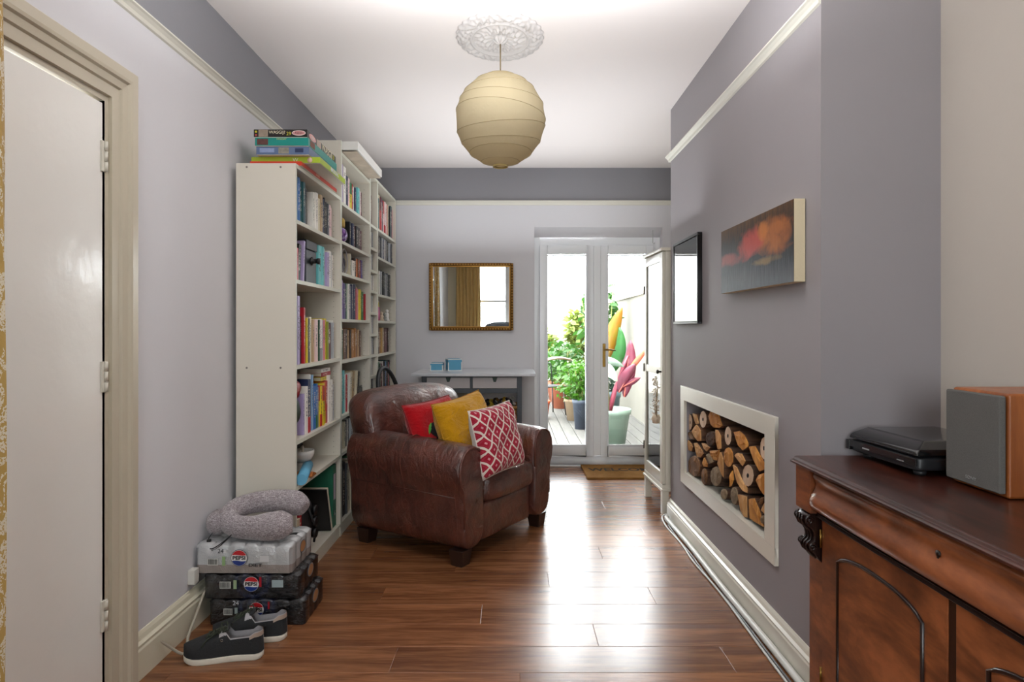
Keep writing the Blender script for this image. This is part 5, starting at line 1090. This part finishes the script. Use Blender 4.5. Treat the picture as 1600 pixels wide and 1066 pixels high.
# ================================================ SHOES
def shoe(label,loc,rz,mirror=1):
    o=thing('sneaker',label,'shoe',loc,rz,group='pair of black sneakers by the can stack')
    L=.285
    def hw(t_):  # half widths, toe t=0 -> heel t=1
        w_=.0; 
        base=.050 if t_<.35 else .050-(.050-.037)*min(1,(t_-.35)/.3)
        e_=(1-(1-min(1,t_/.26))**2.2)**.55 if t_<.26 else (1-(1-min(1,(1-t_)/.10))**2)**.5 if t_>.9 else 1
        return base*max(.02,e_)
    off=lambda t_: .006*mirror*math.sin(PI*t_)
    T_=[0,.006,.02,.05,.09,.14,.2,.3,.4,.5,.6,.7,.8,.87,.92,.96,.985,1]
    outl=[(-L/2+L*t_,hw(t_)+off(t_)) for t_ in T_]+[(-L/2+L*t_,-hw(t_)+off(t_)) for t_ in reversed(T_)]
    sp_=lambda x: .006*max(0,(-x-.09)/.05)**2
    m=MB(); m.loft([[(x*k,y*k,z+sp_(x)) for x,y in outl] for z,k in ((.0,.965),(.004,.995),(.019,1.0),(.0225,.975))],True,True,True); m.build('sole',P('dcd6c8',.55,var=.06,vs=30),o)
    def H(t_): 
        if t_<.5: return .034+.052*min(1,(t_/.5))**.8
        return .086+.012*min(1,(t_-.5)/.4)
    def cut(t_):  # opening angle either side of the top
        if t_<.46: return 0
        if t_<.60: return (t_-.46)/.14*R(56)
        return R(56)-(R(10) if t_>.85 else 0)
    def strip(s,inset,lift,t0=0,t1=1,a0=0,topcut=0):
        rings=[]
        TT=[t_ for t_ in [0,.01,.03,.06,.1,.15,.22,.3,.38,.46,.5,.55,.6,.68,.76,.84,.9,.95,.985,1] if t0<=t_<=t1]
        for t_ in TT:
            w_=hw(t_)-.001-inset; c_=cut(t_); ring=[]; hH=H(t_)-inset
            for k in range(9):
                f=a0+(PI/2-c_-a0+topcut)*k/8
                z=.024+(hH-.0+lift-.0)*math.sin(f)**.8*1.0; z=min(z,.024+hH+lift)
                yy=w_*(math.cos(f)**.62 if math.cos(f)>0 else 0)
                ring.append((-L/2+L*t_+(0 if t_<.95 else -.004*k/8),s*yy+off(t_),z+sp_(-L/2+L*t_)))
            rings.append(ring)
        return rings
    m=MB()
    for s in (1,-1): m.loft(strip(s,0,0),False,False,True)
    M_can=P('26282a',.9,var=.3,vs=160,bs=.3,bsc=200); m.build('upper',M_can,o)
    m=MB()
    for s in (1,-1): m.loft(strip(s,.003,.009,.46,1),False,False,True)
    m.build('lining',P('b0adb0',.9,var=.15,vs=80),o)
    MB().box((-.01,-.030,.03),(.115,.030,.034)).build('insole',P('77757a',.9),o,bevel=.002)
    # heel tab
    m=MB()
    for s in (1,-1): m.loft([[(p[0]+(.0018 if t else 0),p[1]+s*.0012,p[2]) for p in r[4:]] for t,r in enumerate(strip(s,-.0015,.002,.84,1,R(20)))],False,False,True)
    m.build('heel_tab',P('a89486',.5),o)
    # tongue
    tg=[]
    for k in range(8):
        u=k/7; x=-L/2+L*(.30+.26*u); z=.024+H(.30+.26*min(1,u))-.004+.020*u*u; w2=.018+.008*u; tg.append([(x+.004*u,y*w2+off(.4),z-.010*abs(y)**2) for y in (-1,-.5,0,.5,1)]+[(x+.006,y*w2+off(.4),z-.004-.010*abs(y)**2) for y in (1,.5,0,-.5,-1)])
    MB().loft(tg,True,True,True).build('tongue',P('2c2e30',.9) ,o)
    lc=MB(); 
    for k in range(5):
        u=.30+.055*k; x=-L/2+L*u; z=.024+H(u)+.0035
        lc.tube([(x,-.023,z-.004),(x+.006,0,z+.005),(x+.012,.023,z-.002)],.0034,6); lc.tube([(x,.023,z-.004),(x+.006,0,z+.007),(x+.012,-.023,z-.002)],.0034,6)
    x=-L/2+L*.56; z=.024+H(.56)
    for s in (1,-1):
        lc.tube([(x,0,z+.004),(x-.012,s*.02,z+.016),(x-.035,s*.032,z+.008),(x-.03,s*.018,z-.002),(x,0,z+.003)],.0028,6); lc.tube([(x,0,z+.003),(x-.03,s*.015,z),(x-.07,s*.034,z-.025),(x-.085,s*.045,z-.045)],.0026,6)
    lc.build('laces',P('343a2c',.8),o)
    for s in (1,-1): MB().tube([(-L/2+L*.5+.004*math.cos(a),s*(.032),.024+H(.5)-.028+.004*math.sin(a)) for a in [k*PI/6 for k in range(12)]],.0013,5,closed=True).build('eyelet',M_chrome,o)
    return o
shoe('black canvas sneaker with white sole, the nearer of the pair by the skirting board',(-1.082,2.425,0),R(9),1)
shoe('black canvas sneaker with white sole, the farther of the pair, against the can cases',(-1.045,2.575,0),R(7),-1)
# cables and socket on the left, cables along the right
q=MB().tube([(-1.302,2.38,.09),(-1.285,2.44,.03),(-1.24,2.43,.006),(-1.24,2.47,.006),(-1.275,2.52,.02),(-1.285,2.62,.07),(-1.288,2.68,.12),(-1.29,2.72,.15)],.006,8).build('grey_cable',P('a8a090',.5),sub=1); tag(q,'beige cable looping down to the floor behind the sneakers','cable')
q=box((-.03,-.02,-.03),(.0,.02,.03),'junction_box',P('d6d4cc',.4),bevel=.003,loc=(-1.304,2.67,.215)); tag(q,'small white junction box on the left wall behind the can stack','junction box')
def cable(nm,label,pts,r,c):
    q=MB().tube(smooth(pts,[r]*len(pts),6)[0],r,8).build(nm,P(c,.35)); tag(q,label,'cable','cables along the right skirting')
cable('white_cable','thick pale cable lying nearest the right skirting board',[(1.0,4.16,.03),(.985,4.14,.02),(.99,4.0,.016),(.995,3.6,.016),(.99,3.0,.016),(.993,2.5,.016),(.99,2.0,.016)],.014,'d6d6cf')
cable('white_cable','thin white cable, outermost along the right skirting board',[(1.0,4.17,.04),(.965,4.17,.02),(.955,4.0,.006),(.965,3.7,.006),(.955,3.4,.006),(.967,3.0,.006),(.958,2.5,.006),(.95,2.0,.006)],.005,'c9cac6')
cable('grey_cable','thin dark grey cable between the two pale cables at the right skirting',[(.975,4.05,.006),(.968,3.8,.0055),(.972,3.5,.0055),(.966,3.2,.0055),(.974,2.8,.0055),(.968,2.3,.0055),(.97,2.0,.0055)],.0045,'6d6f70')
# doormat
o=thing('doormat','brown coir doormat reading WELCOME at the garden door','doormat',(.945,5.55,0))
t=NT('coir'); n=t.noise(t.coord(),320,2); n2=t.noise(t.coord(),12,3)
COIR=t.fin(t.bsdf(t.mix(t.math('MULTIPLY',n,n2),lin('7a5426'),lin('c4935a')),.95,0,t.bump(n,.8,.006),.1))
box((-.335,-.255,0),(.335,.25,.016),'coir_pile',COIR,o,bevel=.004)
text('WELCOME',.155,P('3a2c20',.95),'lettering',o,(.012,.035,.0165),(0,0,0),.80,bold=.004)
# ================================================ CURTAINS
def curtain(name,label,x0,x1,y,z0,z1,folds,amp,mat,axis=0):
    o=thing(name,label,'curtain',((x0+x1)/2,y,0)); N=folds*14; rings=[]
    W2=(x1-x0)/2
    for j in range(15):
        z=z0+(z1-z0)*j/14; ring=[]
        for i in range(N+1):
            u=i/N; ph=2*PI*folds*u+.3*math.sin(3*z); ring.append((-W2+2*W2*u+.006*math.sin(4*z+ph*.5),amp*math.sin(ph)*(.85+.15*math.sin(2*z+i*.1)),z))
        rings.append(ring)
    MB().loft(rings,False,False,True).build('drape',mat,o)
    return o
t=NT('gold_brocade'); v=t.coord('Object',(1,1,1)); w1=t.noise(t.coord('Object',(2.2,2.2,1)),9,2,.5,3.5); fine=t.noise(v,240,2)
mk=t.math('MULTIPLY',t.math('GREATER_THAN',w1,.52),t.math('GREATER_THAN',fine,.46))
BRO=t.fin(t.bsdf(t.mix(mk,lin('b3924e'),lin('d8cdb6')),.7,0,t.bump(t.math('ADD',fine,w1),.3,.004),.3,0,0,.2))
c_=curtain('curtain','gold brocade curtain with white leaf pattern hanging beside the cream door',-1.31,-1.132,1.44,.02,2.49,5,.03,BRO)
MB().cyl((-.10,0,2.505),(.13,0,2.505),.012,12).build('rod',M_brass,c_)
for i in range(6): MB().tube([(-.08+.032*i,.016*math.cos(a),2.503+.018*math.sin(a)) for a in [k*PI/6 for k in range(12)]],.002,5,closed=True).build('curtain_ring',M_brass,c_)
c_=curtain('curtain','plain gold curtain beside the street window, seen in the mirror',-1.16,-.66,RY+.10,.03,2.52,7,.035,cloth('gold_cloth','d8b878',.1,.2))
MB().cyl((-.28,0,2.535),(.28,0,2.535),.012,12).build('rod',M_brass,c_)
# fuzzy throw on a low seat below the street window (seen in the mirror)
o=thing('window_bench','pale cushioned bench below the street window, seen in the mirror','bench',(-.2,RY+.42,0))
box((-.5,-.25,.1),(.5,.25,.86),'seat_box',P('cfc8ba',.8),o,bevel=.03); [box((x-.03,y-.03,0),(x+.03,y+.03,.1),'foot',P('5a4a3a',.6),o) for x in (-.42,.42) for y in (-.18,.18)]
q=thing('fur_throw','grey fluffy throw heaped on the bench below the street window','throw',(-.22,RY+.42,.862)); random.seed(9)
blob(.32,.15,.09,28,14,f=lambda a,b:1+.08*math.sin(22*a*PI+13*b)).build('throw_body',P('6f747c',.95,var=.5,vs=40,bs=.8,bsc=50),q,loc=(0,0,.085))
# ================================================ GARDEN
DK=-.06
gd=struct(box((-6,5.99,DK-.12),(8,16,DK-.03),'ground',P('a39c90',.9)))
dk=struct(box((-1.6,6.0,DK-.03),(1.9,13.0,DK-.022),'deck',P('5a5348',.9)))
_m=None
for i in range(25):
    for (a,b) in ((6.01,9.4),(9.403,12.9)):
        if _m is None or b-a!=_l:
            ob=MB().box((-.066,-(b-a)/2,0),(.066,(b-a)/2,.022)).build('deck_board',M_deck,dk,bevel=.003); _m=ob.data; _l=b-a
        else: ob=bpy.data.objects.new('deck_board',_m); COL.objects.link(ob); ob.parent=dk
        ob.location=(-1.5+i*.138,(a+b)/2,DK-.022)
M_gw=P('6e6a60',.85,var=.05,vs=2,bs=.1)
struct(box((1.78,6.0,DK-.1),(1.95,14,1.70),'garden_wall',M_gw)); struct(box((1.74,6.0,1.70),(1.99,14,1.75),'garden_wall_coping',P('b9b2a4',.8)))
struct(box((-4,14.0,DK-.1),(5,14.2,2.0),'garden_wall_end',P('e9e6dd',.85,var=.05,vs=2)))
def leafmesh(L,W,bend=.3,n=8,curl=.15):
    vs=[];fs=[]
    for i in range(n+1):
        u=i/n; w_=W*math.sin(PI*min(1,u*.96+.03))**.7; y=L*u; z=-bend*L*u*u
        vs+=[(-w_,y,z+curl*w_),(0,y,z),(w_,y,z+curl*w_)]
    for i in range(n):
        a=3*i; fs+=[(a,a+1,a+4,a+3),(a+1,a+2,a+5,a+4)]
    return vs,fs
def bush(parent,name,c,cx,cy,cz,rx,ry,rz_,n,L,mat,seed):
    random.seed(seed); m=MB()
    for i in range(n):
        d=Vector((random.gauss(0,1),random.gauss(0,1),random.gauss(0,1))).normalized()*random.random()**.4
        M=Matrix.Translation((cx+d.x*rx,cy+d.y*ry,cz+d.z*rz_))@Euler((random.uniform(-.9,.9),random.uniform(-.9,.9),random.uniform(0,6.3))).to_matrix().to_4x4()
        l=L*random.uniform(.6,1.2); v_,f_=leafmesh(l,l*.3,.3,3); m.add(v_,f_,True,M)
    return stuff(m.build(name,mat,parent,fix=False))
def leafmat(c1,c2,tr=.4):
    t=NT('leaf'); n=t.noise(t.coord(),7,3); c=t.mix(n,lin(c1),lin(c2)); p=t.bsdf(c,.45)
    tl=t.n('ShaderNodeBsdfTranslucent'); t.put(tl.inputs[0],c); mx=t.n('ShaderNodeMixShader'); mx.inputs[0].default_value=tr
    t.t.links.new(p,mx.inputs[1]); t.t.links.new(tl.outputs[0],mx.inputs[2]); return t.fin(mx.outputs[0])
G1=leafmat('1f4a0e','4c7a1a'); G2=leafmat('1c4016','3f6a26'); G3=leafmat('5a6a26','8c9a48')
def pot(par,r,h,m,soil=True,rim=.02):
    MB().lathe([(0,0),(r*.72,0),(r*.95,h*.86),(r,h*.87),(r*1.04,h),(r*.93,h),(r*.9,h*.9),(0,h*.88)],28).build('pot',m,par); MB().lathe([(0,h*.885),(r*.88,h*.885),(0,h*.9)],20,cap=False).build('soil',P('3a2b20',.95),par)
TC=P('8a4a30',.8,var=.1)
def potted(label,x,y,r,h,m,cx,cz,rx,rz_,n,L,mat,seed):
    o=thing('potted_plant',label,'potted plant',(x,y,DK)); pot(o,r,h,m); bush(o,'foliage',None,cx,0,cz,rx,rx,rz_,n,L,mat,seed)
    random.seed(seed); mm=MB()
    for k in range(7): mm.tube([(random.uniform(-.4,.4)*r,random.uniform(-.4,.4)*r,h*.88),(cx*.6+random.uniform(-.5,.5)*rx*.6,random.uniform(-.5,.5)*rx*.6,cz*.75),(cx+random.uniform(-.7,.7)*rx,random.uniform(-.7,.7)*rx,cz+rz_*.5)],.006,5)
    mm.build('stems',P('6a6a34',.8),o); return o
potted('leafy light green plant in a tall charcoal pot, nearest of the row on the deck',.89,8.35,.12,.38,P('2a333f',.6),-.03,.62,.20,.27,420,.075,G1,1)
potted('green shrub in a beige pot behind the charcoal pot on the deck',.88,9.15,.15,.30,P('7a6850',.8),-.02,.55,.28,.33,420,.075,G1,2)
potted('broad plant in a large terracotta pot beside the black chair on the deck',.80,10.55,.21,.40,TC,.05,.75,.33,.36,260,.11,G2,3)
potted('small shrub in a terracotta pot, farther along the deck',.80,11.5,.2,.36,TC,.05,.7,.36,.42,240,.12,G2,4)
potted('plant in a small terracotta pot, last of the row by the end wall',.55,12.2,.15,.25,TC,.1,.55,.25,.3,180,.1,G1,5)
for k,(x,y,z,r,s,lb) in enumerate(((.60,12.95,.55,.45,6,'tall pale green shrub behind the row of terracotta pots'),(1.35,13.4,.8,.30,7,'pale shrub climbing near the garden wall corner'))):
    o=thing('garden_shrub',lb,'shrub',(x,y,DK)); bush(o,'foliage',None,0,0,z+.3,r*.8,r*.7,z*.75,650,.15,G3,s); MB().tube([(0,0,0),(.05,0,z*.5),(0,.05,z)],[.03,.02,.01],7).build('trunk',P('6a5a44',.9),o)
# bamboo-like plant behind the banana
o=thing('bamboo_clump','slender upright bamboo clump behind the banana plant','bamboo',(1.30,9.9,DK))
random.seed(12); mm=MB()
for k in range(9): x=random.uniform(-.18,.18); yy=random.uniform(-.2,.2); mm.tube([(x*.6,yy,0),(x,yy,.9),(x*1.5,yy,1.85+random.uniform(-.2,.3))],[.010,.008,.004],6)
mm.build('canes',P('8c9a4a',.6),o); bush(o,'foliage',None,0,0,1.45,.28,.28,.62,420,.13,G2,13)
# garden chair, black legs
o=thing('garden_chair','black metal garden chair with slatted seat on the deck','chair',(.53,9.75,DK),R(25))
for sx,sy in ((-1,-1),(1,-1),(-1,1),(1,1)): MB().tube([(sx*.17,sy*.17,.42),(sx*.2,sy*.2,.0)],.010,7).build('leg',M_black,o)
for k in range(6): box((-.2,-.19+k*.066,.42),(.2,-.19+k*.066+.05,.435),'slat',P('2a2b2d',.5),o)
MB().tube([(-.18,.19,.43),(-.18,.24,.75),(0,.26,.80),(.18,.24,.75),(.18,.19,.43)],.010,7).build('backrest',M_black,o)
def bigleaf(par,base,az,pitch,L,W,mat,bend=.25,roll=0,n=12,curl=.35,nm='leaf',lean=0):
    v_,f_=leafmesh(L,W,bend,n,curl); M=Matrix.Translation(base)@Matrix.Rotation(lean,4,'Y')@Euler((0,0,az)).to_matrix().to_4x4()@Euler((pitch,0,0)).to_matrix().to_4x4()@Euler((0,roll,0)).to_matrix().to_4x4()
    o_=MB().add(v_,f_,True,M).build(nm,mat,par); sd=o_.modifiers.new('t','SOLIDIFY'); sd.thickness=.003
    pts=[M@Vector((0,L*i/n,-bend*L*(i/n)**2+.004)) for i in range(n+1)]; MB().tube([tuple(p) for p in pts],[.010*(1-.8*i/n) for i in range(n+1)],5).build('midrib',P('9a4a3c',.5),o_)
    return o_
LM1=leafmat('9a5210','7a7c18',.5); LM2=leafmat('164a22','3a7a34',.4); LM3=leafmat('4a0f20','7c3448',.35); LM4=leafmat('5e7a66','9aa89c',.3); LM5=leafmat('a8401c','c47a58',.5)
# banana plant in a pale pot
o=thing('banana_plant','large banana plant with bronze and green leaves in a pale glazed pot','potted plant',(1.055,7.08,DK))
pot(o,.235,.42,P('5d6d60',.4,var=.2,vs=6))
MB().tube([(-.02,0,.36),(-.04,0,.6),(-.05,0,.95)],[.055,.042,.03],12).build('stem',leafmat('4c6420','5a3a34',.1),o)
MB().tube([(0,-.02,.38),(.06,-.03,.62),(.15,-.04,.88),(.20,-.05,1.0)],[.03,.026,.02,.012],10).build('leaf_stalk',leafmat('6a1428','8a3a4a',.1),o)
MB().tube([(-.02,0,.38),(-.12,.02,.65),(-.16,.03,.95)],[.028,.022,.014],10).build('leaf_stalk',leafmat('561228','7a3046',.1),o)
bigleaf(o,(-.10,-.03,.82),PI,R(88),.74,.085,LM1,.06,R(12),curl=.3,lean=R(17))
bigleaf(o,(.02,.03,.80),PI,R(86),.52,.11,LM2,.10,R(-25),curl=.3,lean=R(12)); bigleaf(o,(-.12,.06,.86),PI,R(84),.42,.09,LM4,.1,0,curl=.2,lean=R(-6)); bigleaf(o,(-.06,.08,1.0),PI,R(88),.36,.06,LM2,.1,0,curl=.3,lean=R(8))
bigleaf(o,(.16,-.04,.55),PI,R(88),.62,.085,LM3,-.05,R(-30),curl=.5,lean=R(5)); bigleaf(o,(.10,-.05,.60),PI,R(80),.36,.075,LM3,.0,R(20),curl=.5,lean=R(28)); bigleaf(o,(-.16,.0,.50),PI,R(86),.42,.06,LM3,0,R(30),curl=.5,lean=R(-8))
bigleaf(o,(-.20,-.05,.88),-PI/2,R(12),.34,.10,LM4,.25,R(-35),curl=.5); bigleaf(o,(-.16,-.10,.86),-2.4,R(0),.26,.10,LM4,.5,R(20),curl=.5)
bigleaf(o,(.18,-.05,.80),PI,R(85),.36,.03,LM5,.1,0,lean=R(38)); bigleaf(o,(-.12,0,.40),PI,R(60),.20,.05,LM5,.2,0,lean=R(-30)); bigleaf(o,(.14,-.05,.66),PI,R(80),.22,.035,LM3,.1,0,lean=R(60))
# drooping bronze leaves of a second banana by the chair
o=thing('banana_plant','young banana plant with drooping orange and white leaves by the black chair','potted plant',(.40,9.28,DK))
pot(o,.14,.26,P('c2542c',.7)); MB().tube([(0,0,.22),(.0,0,.5),(.02,0,.82)],[.03,.025,.015],8).build('stem',P('8aa048',.5),o)
bigleaf(o,(.02,0,.80),-PI/2+.25,R(24),.62,.09,leafmat('8a6a5a','b0a090',.4),.55,R(5)); bigleaf(o,(.02,0,.80),PI/2-.3,R(10),.34,.10,LM5,1.1,R(20)); bigleaf(o,(.0,0,.78),2.6,R(-5),.36,.09,LM5,1.0,R(-10)); bigleaf(o,(.02,0,.84),.3,R(50),.4,.08,LM1,.5,0)
# dark glazed planter beside the banana
o=thing('planter','tall blue grey planter with a dark shrub behind the pale pot','planter',(1.10,7.72,DK)); pot(o,.19,.55,P('42565c',.4)); bush(o,'foliage',None,0,0,.68,.16,.16,.16,160,.09,leafmat('1f3326','3a5a44'),21)
